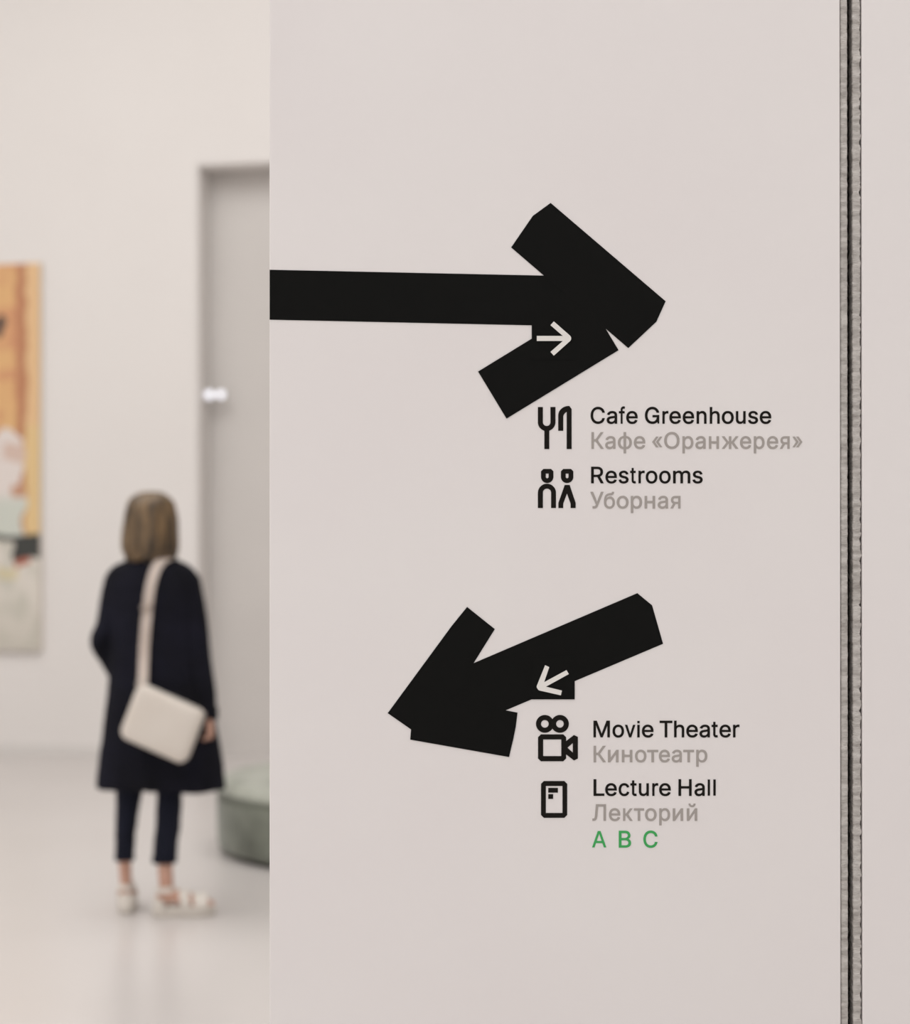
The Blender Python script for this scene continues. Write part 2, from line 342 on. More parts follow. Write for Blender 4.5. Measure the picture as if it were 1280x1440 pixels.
# glyph outlines: per contour, per point [hl.x, hl.y, x, y, hr.x, hr.y]
GLY = {"A":[[[39,0,16,0,78,170],[140,339,201,509,226,509],[251,509,276,509,338,339],[401,170,463,0,440,0],[418,0,395,0,359,101],[323,202,287,302,281,321],[273,344,264,372,255,400],[245,435,232,478,236,478],[241,478,245,478,233,435],[222,399,213,371,204,343],[196,320,191,302,155,202],[120,101,85,0,62,0]],[[197,142,110,142,110,161],[110,180,110,199,197,199],[283,199,370,199,370,180],[370,161,370,142,283,142]]],"B":[[[122,0,60,0,60,170],[60,339,60,509,120,509],[181,509,241,509,276,509],[306,503,329,491,352,479],[369,462,381,442,392,422],[398,399,398,374,398,352],[394,334,387,320,379,306],[369,294,356,286,344,277],[330,271,315,267,315,265],[315,264,315,262,331,261],[347,255,363,245,379,235],[392,221,402,203,413,185],[418,163,418,136,418,111],[412,87,400,67,388,46],[370,30,344,18,319,6],[287,0,247,0,184,0]],[[125,115,125,57,165,57],[205,57,245,57,284,57],[313,65,330,80,347,95],[355,114,355,137,355,154],[351,170,342,184,334,198],[321,209,306,218,290,227],[271,231,248,231,207,231],[166,231,125,231,125,173]],[[125,341,125,285,162,285],[200,285,238,285,257,285],[273,289,288,296,303,303],[315,313,323,326,332,339],[336,355,336,372,336,395],[328,414,313,429,297,444],[273,452,240,452,202,452],[163,452,125,452,125,396]]],"C":[[[293,-7,267,-7,223,-7],[184,4,150,25,116,46],[89,76,70,115,50,154],[40,201,40,254,40,308],[50,354,70,393,89,432],[116,462,150,484,184,505],[223,516,267,516,293,516],[317,512,340,504,363,497],[384,486,402,471,420,457],[436,439,448,418,460,398],[468,374,473,348,451,348],[430,348,408,348,404,366],[398,381,389,395,381,408],[370,419,357,428,345,438],[331,444,315,449,300,454],[284,456,267,456,236,456],[208,448,184,432,159,417],[139,394,125,364,111,334],[103,297,103,254,103,211],[111,175,125,145,140,115],[159,92,184,76,209,61],[236,53,267,53,284,53],[300,55,315,60,331,65],[345,71,357,81,370,90],[381,101,389,114,398,128],[404,143,408,160,430,160],[451,160,473,160,469,135],[460,111,448,91,436,70],[421,52,402,38,384,23],[363,12,341,5,318,-3]]],"G":[[[309,-7,269,-7,223,-7],[184,4,149,25,115,46],[88,77,69,116,50,155],[40,201,40,254,40,308],[50,354,69,393,88,432],[115,462,149,484,183,505],[221,516,265,516,292,516],[317,512,340,504,364,496],[385,484,403,469,422,454],[437,437,449,416,461,396],[470,373,474,349,452,349],[430,349,408,349,403,365],[396,380,387,393,379,406],[368,417,356,427,344,436],[330,444,315,448,300,453],[283,456,265,456,235,456],[208,448,183,432,159,417],[139,394,125,364,111,334],[103,297,103,254,103,211],[111,175,125,145,140,115],[159,92,184,76,209,61],[237,53,269,53,297,53],[323,59,345,71,367,83],[384,101,396,123,409,146],[415,172,415,202,421,201],[428,200,434,199,384,199],[333,199,283,199,283,218],[283,237,283,256,348,256],[413,256,478,256,478,237],[478,219,478,200,478,158],[469,122,451,91,433,60],[408,36,377,19,345,2]]],"H":[[[82,0,60,0,60,170],[60,339,60,509,82,509],[103,509,125,509,125,435],[125,362,125,289,214,289],[303,289,392,289,392,362],[392,435,392,509,414,509],[435,509,457,509,457,339],[457,170,457,0,435,0],[414,0,392,0,392,77],[392,155,392,232,303,232],[214,232,125,232,125,155],[125,77,125,0,103,0]]],"L":[[[160,0,60,0,60,170],[60,339,60,509,82,509],[103,509,125,509,125,358],[125,208,125,57,203,57],[282,57,361,57,361,38],[361,19,361,0,261,0]]],"M":[[[81,0,60,0,60,170],[60,339,60,509,91,509],[121,509,152,509,193,402],[235,294,277,187,280,180],[284,170,287,159,291,148],[295,136,299,123,303,110],[307,97,311,84,315,71],[319,59,322,49,317,49],[312,49,307,49,310,59],[314,70,318,83,322,95],[326,108,330,121,334,134],[338,147,342,158,346,170],[349,179,352,187,394,294],[435,402,476,509,507,509],[537,509,568,509,568,339],[568,170,568,0,547,0],[525,0,504,0,504,97],[504,194,504,291,504,302],[504,314,504,327,505,340],[505,354,505,369,505,383],[506,398,506,413,506,428],[507,443,507,457,509,457],[511,457,513,457,508,441],[503,426,498,409,492,393],[487,378,482,363,477,348],[472,334,467,322,463,309],[459,299,456,291,418,194],[380,97,342,0,323,0],[305,0,286,0,248,97],[209,194,170,291,167,299],[163,309,159,321,155,333],[150,346,145,361,140,376],[135,391,129,408,124,424],[118,441,112,457,114,457],[117,457,119,457,119,444],[120,431,120,416,120,401],[121,387,121,372,121,357],[121,342,122,328,122,315],[122,302,122,291,122,194],[122,97,122,0,101,0]]],"R":[[[82,0,60,0,60,170],[60,339,60,509,119,509],[177,509,236,509,275,509],[307,502,333,489,359,475],[378,457,390,433,403,410],[409,382,409,352,409,321],[403,295,390,271,378,248],[359,230,333,217,307,204],[275,198,236,198,189,198],[143,198,96,198,96,217],[96,236,96,255,142,255],[188,255,234,255,260,255],[281,259,298,267,314,275],[326,286,334,300,341,315],[345,332,345,352,345,372],[341,390,334,405,326,420],[314,431,298,440,281,448],[259,452,233,452,197,452],[161,452,125,452,125,301],[125,151,125,0,103,0]],[[378,0,353,0,312,76],[271,153,230,229,254,229],[279,229,303,229,344,153],[386,76,428,0,403,0]]],"T":[[[85,452,32,452,32,471],[32,490,32,509,160,509],[288,509,417,509,417,490],[417,471,417,452,363,452],[310,452,257,452,257,301],[257,151,257,0,235,0],[214,0,193,0,193,151],[193,301,193,452,139,452]]],"a":[[[182,-9,160,-9,136,-9],[114,-4,94,5,75,14],[59,27,48,45,36,62],[30,83,30,108,30,130],[35,147,43,161,52,175],[63,185,78,193,92,201],[108,207,125,211,143,215],[160,218,178,220,201,223],[219,225,234,227,248,228],[258,231,265,235,272,239],[276,245,276,255,276,255],[276,256,276,257,276,272],[273,286,267,297,261,308],[252,316,240,322,228,328],[213,331,196,331,178,331],[162,328,149,322,136,317],[126,309,118,301,110,292],[104,283,100,274,80,280],[61,285,41,291,50,314],[62,332,79,346,95,360],[113,369,133,375,153,381],[173,384,194,384,208,384],[223,383,239,379,255,376],[271,370,286,360,301,351],[313,338,322,320,332,303],[337,280,337,251,337,168],[337,84,337,0,317,0],[297,0,277,0,277,17],[277,35,277,52,275,52],[274,52,272,52,268,43],[261,34,252,25,243,15],[230,7,215,1,200,-5]],[[155,45,170,45,193,45],[212,50,228,59,243,68],[255,79,263,93,271,107],[276,122,276,138,276,155],[276,173,276,190,273,187],[268,184,259,182,251,180],[242,178,231,176,221,174],[210,172,200,171,190,170],[182,169,175,168,161,166],[147,163,134,159,121,154],[111,148,103,139,96,131],[92,119,92,105,92,92],[95,81,102,72,109,63],[118,57,130,52,142,48]]],"c":[[[226,-8,207,-8,173,-8],[143,0,117,16,91,33],[71,56,56,85,41,114],[34,149,34,187,34,227],[41,262,56,291,71,321],[91,343,117,360,143,376],[173,384,207,384,226,384],[243,382,260,377,276,372],[292,365,305,356,319,347],[330,335,340,322,350,309],[357,294,362,277,342,272],[322,267,303,262,300,272],[296,281,290,289,285,297],[278,305,270,311,262,317],[253,322,242,325,232,328],[220,330,207,330,182,330],[161,323,145,310,129,297],[116,280,108,258,100,237],[96,213,96,187,96,162],[100,139,108,117,116,96],[129,79,145,66,161,53],[182,46,207,46,220,46],[232,48,243,52,253,55],[263,60,271,66,279,72],[286,80,292,89,297,97],[301,107,304,117,324,112],[343,107,363,102,358,85],[351,70,341,56,332,43],[320,31,306,21,293,12],[277,4,261,-1,244,-6]]],"e":[[[238,-8,212,-8,175,-8],[143,0,117,16,90,33],[70,56,56,85,41,114],[34,148,34,187,34,226],[41,260,55,290,69,319],[89,343,115,359,141,376],[171,384,205,384,226,384],[246,381,266,374,285,367],[303,356,319,341,335,326],[348,306,357,282,366,258],[371,228,371,194,371,186],[371,178,371,169,272,169],[174,169,75,169,75,187],[75,204,75,221,163,221],[250,221,338,221,329,215],[319,208,310,202,310,227],[306,249,298,269,290,288],[278,303,263,314,247,325],[228,330,205,330,182,330],[163,325,146,313,130,302],[118,288,109,270,100,251],[96,232,96,211,96,200],[96,189,96,178,96,150],[101,126,110,106,120,87],[134,72,151,61,168,51],[189,46,212,46,228,46],[241,48,254,53,266,57],[277,64,285,73,294,82],[301,93,306,105,325,101],[345,96,365,91,359,71],[349,54,335,39,321,24],[303,13,283,4,262,-4]]],"f":[[[154,379,228,379,228,362],[228,344,228,327,154,327],[80,327,6,327,6,344],[6,362,6,379,80,379]],[[101,0,81,0,81,144],[81,288,81,432,81,453],[86,471,96,486,106,500],[119,511,135,519,152,526],[169,530,187,530,201,530],[213,529,222,527,232,525],[238,523,243,521,238,503],[233,486,227,468,224,470],[220,471,215,472,210,473],[203,474,195,474,176,474],[163,469,154,460,146,451],[142,437,142,419,142,279],[142,140,142,0,121,0]]],"h":[[[114,249,114,227,114,151],[114,76,114,0,93,0],[73,0,53,0,53,170],[53,339,53,509,73,509],[93,509,114,509,114,435],[114,361,114,287,110,287],[106,287,102,287,114,322],[131,347,152,362,174,377],[199,384,227,384,253,384],[276,379,295,369,315,358],[330,342,341,321,352,299],[357,273,357,240,357,160],[357,80,357,0,337,0],[316,0,296,0,296,78],[296,157,296,235,296,265],[288,288,273,304,258,321],[237,329,210,329,192,329],[175,325,161,317,146,309],[135,298,126,283,118,267]]],"i":[[[73,0,53,0,53,126],[53,253,53,379,73,379],[93,379,114,379,114,253],[114,126,114,0,93,0]],[[95,443,84,443,72,443],[62,447,54,455,45,462],[41,472,41,483,41,494],[45,504,54,512,62,520],[72,524,84,524,95,524],[106,520,114,512,122,504],[126,494,126,483,126,472],[122,462,114,455,106,447]]],"l":[[[147,-2,139,-2,110,-2],[88,5,74,20,60,35],[53,57,53,84,53,226],[53,367,53,509,73,509],[93,509,114,509,114,372],[114,235,114,99,114,81],[116,69,120,62,125,55],[133,52,146,52,152,52],[157,52,160,53,164,53],[167,54,170,54,173,37],[177,20,181,3,175,1],[169,0,162,-1,154,-2]]],"m":[[[73,0,53,0,53,126],[53,253,53,379,72,379],[92,379,112,379,112,351],[112,323,112,295,111,295],[109,295,108,295,113,316],[121,332,132,346,144,359],[157,369,172,376,187,383],[203,386,219,386,247,386],[270,378,287,361,305,344],[316,322,321,295,318,295],[315,295,312,295,317,313],[325,329,337,343,349,357],[364,367,381,375,398,382],[416,386,437,386,459,386],[479,381,497,372,515,362],[530,348,541,328,551,309],[557,285,557,255,557,170],[557,85,557,0,536,0],[516,0,496,0,496,85],[496,169,496,254,496,281],[488,301,473,313,457,325],[439,330,419,330,402,330],[387,327,374,320,362,313],[352,303,345,290,339,278],[335,263,335,247,335,165],[335,82,335,0,315,0],[295,0,274,0,274,87],[274,173,274,260,274,281],[267,298,253,311,239,324],[221,330,199,330,185,330],[171,327,158,320,144,313],[134,303,126,289,118,276],[114,258,114,238,114,159],[114,79,114,0,93,0]]],"n":[[[114,249,114,227,114,151],[114,76,114,0,93,0],[73,0,53,0,53,126],[53,253,53,379,72,379],[92,379,112,379,112,349],[112,318,112,287,109,287],[106,287,102,287,114,322],[131,347,152,362,174,377],[199,384,227,384,253,384],[276,379,295,369,314,358],[330,342,341,321,352,299],[357,273,357,240,357,160],[357,80,357,0,337,0],[316,0,296,0,296,78],[296,157,296,235,296,265],[288,288,273,304,258,321],[237,329,210,329,192,329],[175,325,161,317,146,309],[135,298,126,283,118,267]]],"o":[[[242,-8,207,-8,173,-8],[143,0,117,16,91,33],[71,56,56,85,41,114],[34,149,34,187,34,227],[41,262,56,291,71,321],[91,343,117,360,143,376],[173,384,207,384,242,384],[273,376,299,360,325,343],[345,321,359,291,374,262],[381,227,381,187,381,149],[374,114,359,85,345,56],[325,33,299,16,273,0]],[[182,46,207,46,233,46],[254,53,270,66,287,79],[299,96,307,117,315,139],[319,162,319,187,319,213],[315,236,307,258,299,280],[287,297,270,310,254,323],[233,330,207,330,182,330],[161,323,145,310,129,297],[116,280,108,258,100,237],[96,213,96,187,96,162],[100,139,108,117,116,96],[129,79,145,66,161,53]]],"r":[[[73,0,53,0,53,126],[53,253,53,379,72,379],[92,379,112,379,112,360],[112,340,112,321,113,321],[114,321,115,321,122,340],[135,355,152,367,170,379],[190,385,213,385,218,385],[223,385,229,384,235,384],[240,384,243,384,243,363],[243,343,243,322,242,323],[237,323,230,324,223,325],[215,326,207,326,189,326],[173,322,159,315,145,307],[134,297,126,284,118,270],[114,255,114,237,114,158],[114,79,114,0,93,0]]],"s":[[[211,-8,182,-8,156,-8],[133,-4,112,3,92,11],[75,23,62,38,49,53],[40,72,36,94,55,98],[74,102,94,107,99,86],[109,70,124,60,139,50],[158,45,181,45,208,45],[229,51,244,62,260,74],[268,87,268,103,268,116],[263,127,254,136,245,144],[231,151,212,155,191,160],[170,165,149,170,115,178],[89,191,72,208,55,225],[47,247,47,274,47,296],[53,315,65,332,77,348],[94,361,115,370,136,380],[160,384,187,384,213,384],[235,380,254,372,272,365],[287,353,299,339,310,325],[319,309,324,290,305,286],[287,281,268,277,263,292],[255,304,243,316,230,327],[212,333,187,333,165,333],[146,327,131,317,116,306],[109,293,109,277,109,263],[114,252,124,243,134,235],[150,228,172,223,191,218],[210,214,229,209,264,201],[290,188,306,171,323,154],[331,133,331,107,331,84],[325,64,312,47,300,30],[282,16,260,6,237,-3]]],"t":[[[138,379,204,379,204,362],[204,344,204,327,138,327],[72,327,6,327,6,344],[6,362,6,379,72,379]],[[65,345,65,471,85,471],[106,471,126,471,126,347],[126,222,126,98,126,81],[129,69,136,61,143,54],[154,50,170,50,174,50],[179,50,185,51,191,52],[197,53,202,54,206,36],[209,19,213,2,207,0],[200,-2,192,-3,184,-4],[176,-4,168,-4,136,-4],[110,4,92,21,74,38],[65,62,65,93,65,219]]],"u":[[[211,-5,182,-5,157,-5],[134,0,115,11,95,21],[80,37,69,59,58,80],[53,107,53,139,53,219],[53,299,53,379,73,379],[93,379,114,379,114,301],[114,222,114,144,114,114],[121,91,137,75,152,58],[173,50,200,50,218,50],[235,54,249,62,264,70],[275,81,283,97,292,112],[296,131,296,153,296,228],[296,304,296,379,316,379],[337,379,357,379,357,253],[357,126,357,0,337,0],[318,0,298,0,298,31],[298,61,298,92,301,92],[304,92,307,92,295,57],[279,32,257,17,235,2]]],"v":[[[184,0,163,0,114,126],[66,253,17,379,40,379],[62,379,84,379,111,305],[138,230,165,155,174,132],[181,110,187,87,193,64],[199,42,206,21,198,21],[191,21,184,21,191,42],[197,64,203,87,209,110],[216,132,224,155,251,230],[278,305,305,379,327,379],[349,379,371,379,323,253],[275,126,226,0,205,0]]],"«":[[[192,49,168,49,123,102],[78,156,33,209,78,262],[123,316,168,369,192,369],[215,369,238,369,194,316],[149,262,105,209,149,156],[194,102,238,49,215,49]],[[330,49,307,49,262,102],[217,156,171,209,217,262],[262,316,307,369,330,369],[354,369,377,369,332,316],[288,262,243,209,288,156],[332,102,377,49,354,49]]],"»":[[[49,49,26,49,70,102],[115,156,159,209,115,262],[70,316,26,369,49,369],[72,369,96,369,141,316],[186,262,231,209,186,156],[141,102,96,49,72,49]],[[188,49,165,49,209,102],[253,156,298,209,253,262],[209,316,165,369,188,369],[211,369,234,369,280,316],[325,262,370,209,325,156],[280,102,234,49,211,49]]],"К":[[[82,0,60,0,60,170],[60,339,60,509,82,509],[103,509,125,509,125,435],[125,361,125,287,148,287],[172,287,196,287,251,361],[307,435,362,509,388,509],[414,509,440,509,377,427],[314,344,251,262,317,175],[383,87,449,0,423,0],[397,0,371,0,313,77],[256,154,199,231,174,231],[149,231,125,231,125,154],[125,77,125,0,103,0]]],"Л":[[[38,0,32,0,32,19],[32,38,32,57,36,57],[41,57,45,57,61,57],[74,60,84,66,93,73],[101,85,107,103,112,120],[116,146,119,181,128,290],[137,399,146,509,250,509],[355,509,460,509,460,339],[460,170,460,0,438,0],[417,0,395,0,395,151],[395,301,395,452,332,452],[268,452,205,452,197,360],[189,268,182,175,179,145],[176,119,170,97,165,75],[157,57,147,42,138,28],[125,17,109,10,94,3],[74,0,51,0,44,0]]],"О":[[[311,-7,267,-7,223,-7],[184,4,150,25,116,46],[90,76,70,115,50,154],[40,201,40,254,40,308],[50,354,70,393,90,432],[116,462,150,484,184,505],[223,516,267,516,311,516],[350,505,384,484,418,462],[444,432,464,393,483,354],[493,308,493,254,493,201],[483,154,464,115,444,76],[418,46,384,25,350,4]],[[236,53,267,53,297,53],[325,61,349,76,374,91],[394,114,408,144,423,174],[430,211,430,254,430,298],[423,335,408,365,394,395],[374,417,349,433,325,448],[297,456,267,456,236,456],[209,448,184,433,159,417],[140,394,125,364,111,334],[103,297,103,254,103,211],[111,174,125,144,140,114],[159,92,184,76,209,61]]],"У":[[[98,0,87,0,87,19],[87,38,87,57,99,57],[110,57,122,57,139,57],[153,60,163,65,173,71],[180,80,185,92,189,100],[192,108,195,116,136,247],[76,378,16,509,40,509],[64,509,87,509,109,458],[132,407,154,357,166,330],[176,305,185,282,194,259],[202,237,209,215,216,194],[224,171,232,149,226,149],[220,149,214,149,224,179],[236,211,248,245,259,278],[273,316,290,357,310,407],[330,458,351,509,374,509],[397,509,420,509,361,367],[303,226,244,84,237,68],[229,53,220,40,211,28],[199,18,184,11,168,4],[147,0,121,0,110,0]]],"а":[[[182,-9,160,-9,136,-9],[114,-4,94,5,75,14],[59,27,48,45,36,62],[30,83,30,108,30,130],[35,147,43,161,52,175],[63,185,78,193,92,201],[108,207,125,211,143,215],[160,218,178,220,201,223],[219,225,234,227,248,228],[258,231,265,235,272,239],[276,245,276,255,276,255],[276,256,276,257,276,272],[273,286,267,297,261,308],[252,316,240,322,228,328],[213,331,196,331,178,331],[162,328,149,322,136,317],[126,309,118,301,110,292],[104,283,100,274,80,280],[61,285,41,291,50,314],[62,332,79,346,95,360],[113,369,133,375,153,381],[173,384,194,384,208,384],[223,383,239,379,255,376],[271,370,286,360,301,351],[313,338,322,320,332,303],[337,280,337,251,337,168],[337,84,337,0,317,0],[297,0,277,0,277,17],[277,35,277,52,275,52],[274,52,272,52,268,43],[261,34,252,25,243,15],[230,7,215,1,200,-5]],[[155,45,170,45,193,45],[212,50,228,59,243,68],[255,79,263,93,271,107],[276,122,276,138,276,155],[276,173,276,190,273,187],[268,184,259,182,251,180],[242,178,231,176,221,174],[210,172,200,171,190,170],[182,169,175,168,161,166],[147,163,134,159,121,154],[111,148,103,139,96,131],[92,119,92,105,92,92],[95,81,102,72,109,63],[118,57,130,52,142,48]]],"б":[[[240,-8,208,-8,175,-8],[145,0,119,15,93,31],[73,53,57,82,42,111],[34,145,34,185,34,189],[34,194,34,198,34,237],[36,272,41,301,46,330],[53,355,62,376,72,396],[85,413,101,426,117,439],[136,449,159,455,182,462],[208,466,238,468,254,469],[265,471,273,475,281,478],[287,482,290,488,293,493],[294,500,294,509,312,509],[330,509,349,509,349,490],[345,474,338,461,331,448],[320,438,304,431,287,424],[266,419,238,417,204,415],[176,409,155,401,134,392],[117,377,107,356,96,335],[88,305,85,266,85,266],[86,266,86,266,93,283],[104,299,118,314,132,329],[148,341,167,350,186,359],[207,363,229,363,257,363],[282,355,304,339,327,323],[344,302,357,274,371,247],[377,216,377,181,377,145],[370,113,355,84,341,56],[321,33,295,17,270,0]],[[185,46,208,46,231,46],[250,51,266,62,282,72],[295,88,303,108,312,127],[316,151,316,178,316,206],[312,229,304,249,296,268],[284,283,268,294,252,304],[233,310,211,310,188,310],[168,304,151,293,133,281],[120,265,110,245,100,225],[96,202,96,175,96,150],[100,128,109,109,118,89],[131,74,148,62,165,51]]],"е":[[[238,-8,212,-8,175,-8],[143,0,117,16,90,33],[70,56,56,85,41,114],[34,148,34,187,34,226],[41,260,55,290,69,319],[89,343,115,359,141,376],[171,384,205,384,226,384],[246,381,266,374,285,367],[303,356,319,341,335,326],[348,306,357,282,366,258],[371,228,371,194,371,186],[371,178,371,169,272,169],[174,169,75,169,75,187],[75,204,75,221,163,221],[250,221,338,221,329,215],[319,208,310,202,310,227],[306,249,298,269,290,288],[278,303,263,314,247,325],[228,330,205,330,182,330],[163,325,146,313,130,302],[118,288,109,270,100,251],[96,232,96,211,96,200],[96,189,96,178,96,150],[101,126,110,106,120,87],[134,72,151,61,168,51],[189,46,212,46,228,46],[241,48,254,53,266,57],[277,64,285,73,294,82],[301,93,306,105,325,101],[345,96,365,91,359,71],[349,54,335,39,321,24],[303,13,283,4,262,-4]]],"ж":[[[46,0,21,0,72,64],[123,129,174,193,124,255],[73,317,23,379,47,379],[71,379,95,379,137,326],[179,272,221,218,231,218],[241,218,252,218,252,272],[252,326,252,379,272,379],[292,379,313,379,313,326],[313,272,313,218,323,218],[333,218,342,218,384,272],[426,326,468,379,492,379],[516,379,541,379,490,317],[440,255,390,193,441,129],[492,64,543,0,518,0],[493,0,469,0,426,54],[384,108,342,162,332,162],[322,162,313,162,313,108],[313,54,313,0,292,0],[272,0,252,0,252,54],[252,108,252,162,242,162],[232,162,223,162,180,108],[137,54,95,0,70,0]]],"и":[[[358,126,358,0,337,0],[317,0,296,0,296,91],[296,183,296,274,295,274],[294,274,293,274,232,183],[172,91,111,0,91,0],[72,0,53,0,53,126],[53,253,53,379,73,379],[93,379,114,379,114,287],[114,196,114,104,115,104],[116,104,118,104,178,196],[239,287,300,379,319,379],[338,379,358,379,358,253]]],"й":[[[358,126,358,0,337,0],[317,0,296,0,296,91],[296,183,296,274,295,274],[294,274,293,274,232,183],[172,91,111,0,91,0],[72,0,53,0,53,126],[53,253,53,379,73,379],[93,379,114,379,114,287],[114,196,114,104,115,104],[116,104,118,104,178,196],[239,287,300,379,319,379],[338,379,358,379,358,253]],[[224,433,205,433,187,433],[170,437,155,446,141,454],[129,466,120,481,111,495],[107,511,107,529,121,529],[136,529,151,529,151,514],[156,501,166,491,177,481],[189,476,205,476,221,476],[234,481,244,491,254,501],[259,514,259,529,274,529],[289,529,304,529,304,511],[300,495,291,481,282,466],[270,455,256,446,241,437]]],"к":[[[73,0,53,0,53,126],[53,253,53,379,73,379],[93,379,114,379,114,325],[114,270,114,215,127,215],[139,215,152,215,198,270],[243,325,288,379,314,379],[340,379,366,379,315,318],[264,257,213,196,265,131],[316,65,368,0,342,0],[316,0,290,0,249,53],[208,106,167,159,149,159],[131,159,114,159,114,106],[114,53,114,0,93,0]]],"н":[[[239,223,309,223,309,204],[309,185,309,167,239,167],[169,167,99,167,99,185],[99,204,99,223,169,223]],[[93,379,114,379,114,253],[114,126,114,0,93,0],[73,0,53,0,53,126],[53,253,53,379,73,379]],[[335,379,356,379,356,253],[356,126,356,0,335,0],[315,0,295,0,295,126],[295,253,295,379,315,379]]],"о":[[[242,-8,207,-8,173,-8],[143,0,117,16,91,33],[71,56,56,85,41,114],[34,149,34,187,34,227],[41,262,56,291,71,321],[91,343,117,360,143,376],[173,384,207,384,242,384],[273,376,299,360,325,343],[345,321,359,291,374,262],[381,227,381,187,381,149],[374,114,359,85,345,56],[325,33,299,16,273,0]],[[182,46,207,46,233,46],[254,53,270,66,287,79],[299,96,307,117,315,139],[319,162,319,187,319,213],[315,236,307,258,299,280],[287,297,270,310,254,323],[233,330,207,330,182,330],[161,323,145,310,129,297],[116,280,108,258,100,237],[96,213,96,187,96,162],[100,139,108,117,116,96],[129,79,145,66,161,53]]],"р":[[[73,-143,53,-143,53,31],[53,205,53,379,72,379],[92,379,112,379,112,359],[112,339,112,319,114,319],[116,319,118,319,123,327],[129,336,137,346,145,356],[157,365,171,373,186,381],[205,384,229,384,261,384],[289,376,313,361,337,345],[356,322,370,293,383,263],[390,229,390,189,390,149],[383,114,370,84,356,55],[337,32,313,16,289,0],[261,-8,229,-8,206,-8],[187,-4,173,4,158,12],[146,21,138,31,130,42],[123,51,118,59,117,59],[115,59,114,59,114,-8],[114,-76,114,-143,93,-143]],[[197,47,220,47,244,47],[263,53,279,66,295,78],[308,95,316,117,324,138],[328,162,328,189,328,216],[324,240,316,261,308,282],[296,299,280,311,264,324],[244,330,220,330,197,330],[177,324,161,312,145,300],[133,284,125,263,117,242],[113,217,113,189,113,161],[117,136,125,115,133,94],[146,77,162,65,178,53]]],"т":[[[153,0,132,0,132,108],[132,216,132,325,90,325],[48,325,6,325,6,343],[6,361,6,379,111,379],[215,379,319,379,319,361],[319,343,319,325,277,325],[235,325,193,325,193,216],[193,108,193,0,173,0]]],"ф":[[[228,-8,208,-8,174,-8],[143,0,117,16,91,33],[71,56,56,85,41,114],[34,149,34,187,34,227],[41,262,56,291,71,321],[91,343,117,360,143,376],[174,384,208,384,228,384],[249,384,269,384,304,384],[334,376,360,360,386,343],[406,321,421,291,436,262],[443,227,443,187,443,149],[436,114,421,85,406,56],[386,33,360,16,334,0],[304,-8,269,-8,249,-8]],[[183,43,208,43,228,43],[249,43,269,43,295,43],[316,50,332,64,349,77],[361,95,370,117,378,139],[382,162,382,187,382,213],[378,237,370,260,361,282],[349,300,332,314,316,328],[295,335,269,335,249,335],[228,335,208,335,183,335],[162,328,145,314,129,300],[116,282,108,260,99,237],[95,213,95,187,95,162],[99,139,108,117,116,95],[128,77,145,64,162,50]],[[228,-143,208,-143,208,74],[208,292,208,509,228,509],[249,509,269,509,269,292],[269,74,269,-143,249,-143]]],"я":[[[332,126,332,0,312,0],[292,0,271,0,271,109],[271,217,271,326,242,326],[213,326,184,326,152,326],[128,320,114,309,100,297],[93,281,93,259,93,238],[100,222,114,211,129,199],[152,194,184,194,222,194],[260,194,298,194,298,177],[298,159,298,142,258,142],[219,142,180,142,130,142],[93,153,68,174,44,196],[32,224,32,259,32,295],[44,324,68,346,93,368],[130,379,180,379,230,379],[281,379,332,379,332,253]],[[120,57,85,0,62,0],[38,0,15,0,51,57],[86,114,122,172,144,172],[167,172,190,172,155,114]]]}
def flatten(sp, off):
    out = []
    for i, b in enumerate(sp):
        c = sp[(i + 1) % len(sp)]
        p0, p1, p2, p3 = (b[2], b[3]), (b[4], b[5]), (c[0], c[1]), (c[2], c[3])
        L = math.hypot(p3[0] - p0[0], p3[1] - p0[1]) or 1
        dev = max(abs((p[0] - p0[0]) * (p3[1] - p0[1]) - (p[1] - p0[1]) * (p3[0] - p0[0])) / L for p in (p1, p2))
        n = 1 if dev < 1.2 else 5
        for k in range(n):
            t = k / n; u = 1 - t
            out.append(tuple(u ** 3 * p0[a] + 3 * u * u * t * p1[a] + 3 * u * t * t * p2[a] + t ** 3 * p3[a] for a in (0, 1)))
    pts = [p for i, p in enumerate(out) if math.hypot(p[0] - out[i - 1][0], p[1] - out[i - 1][1]) > 0.8]
    res = []; n = len(pts)                       # Inter regular is a touch light: grow the outline
    for i in range(n):
        a, b, c = pts[i - 1], pts[i], pts[(i + 1) % n]
        d1 = (b[0] - a[0], b[1] - a[1]); d2 = (c[0] - b[0], c[1] - b[1])
        l1 = math.hypot(*d1); l2 = math.hypot(*d2)
        n1 = (-d1[1] / l1, d1[0] / l1); n2 = (-d2[1] / l2, d2[0] / l2)
        m = (n1[0] + n2[0], n1[1] + n2[1]); q = max(0.5, 1 + n1[0] * n2[0] + n1[1] * n2[1])
        res.append((b[0] + m[0] / q * off, b[1] + m[1] / q * off))
    return res
def rect(x0, y0, x1, y1): return [(x0, y0), (x0, y1), (x1, y1), (x1, y0)]
def glyph(ch):
    if ch == 'l': return [rect(50, 0, 118, 509)]
    if ch == 'A': return [[(0, 0), (80, 0), (128, 134), (332, 134), (380, 0), (460, 0), (274, 509), (186, 509)], [(150, 200), (310, 200), (230, 424)]]
    off = 9 if area2([(b[2], b[3]) for b in GLY[ch][0]]) < 0 else -9
    cs = [flatten(s, off) for s in GLY[ch]]
    if ch == 'i': cs[1] = rect(46, 436, 121, 509)
    return cs
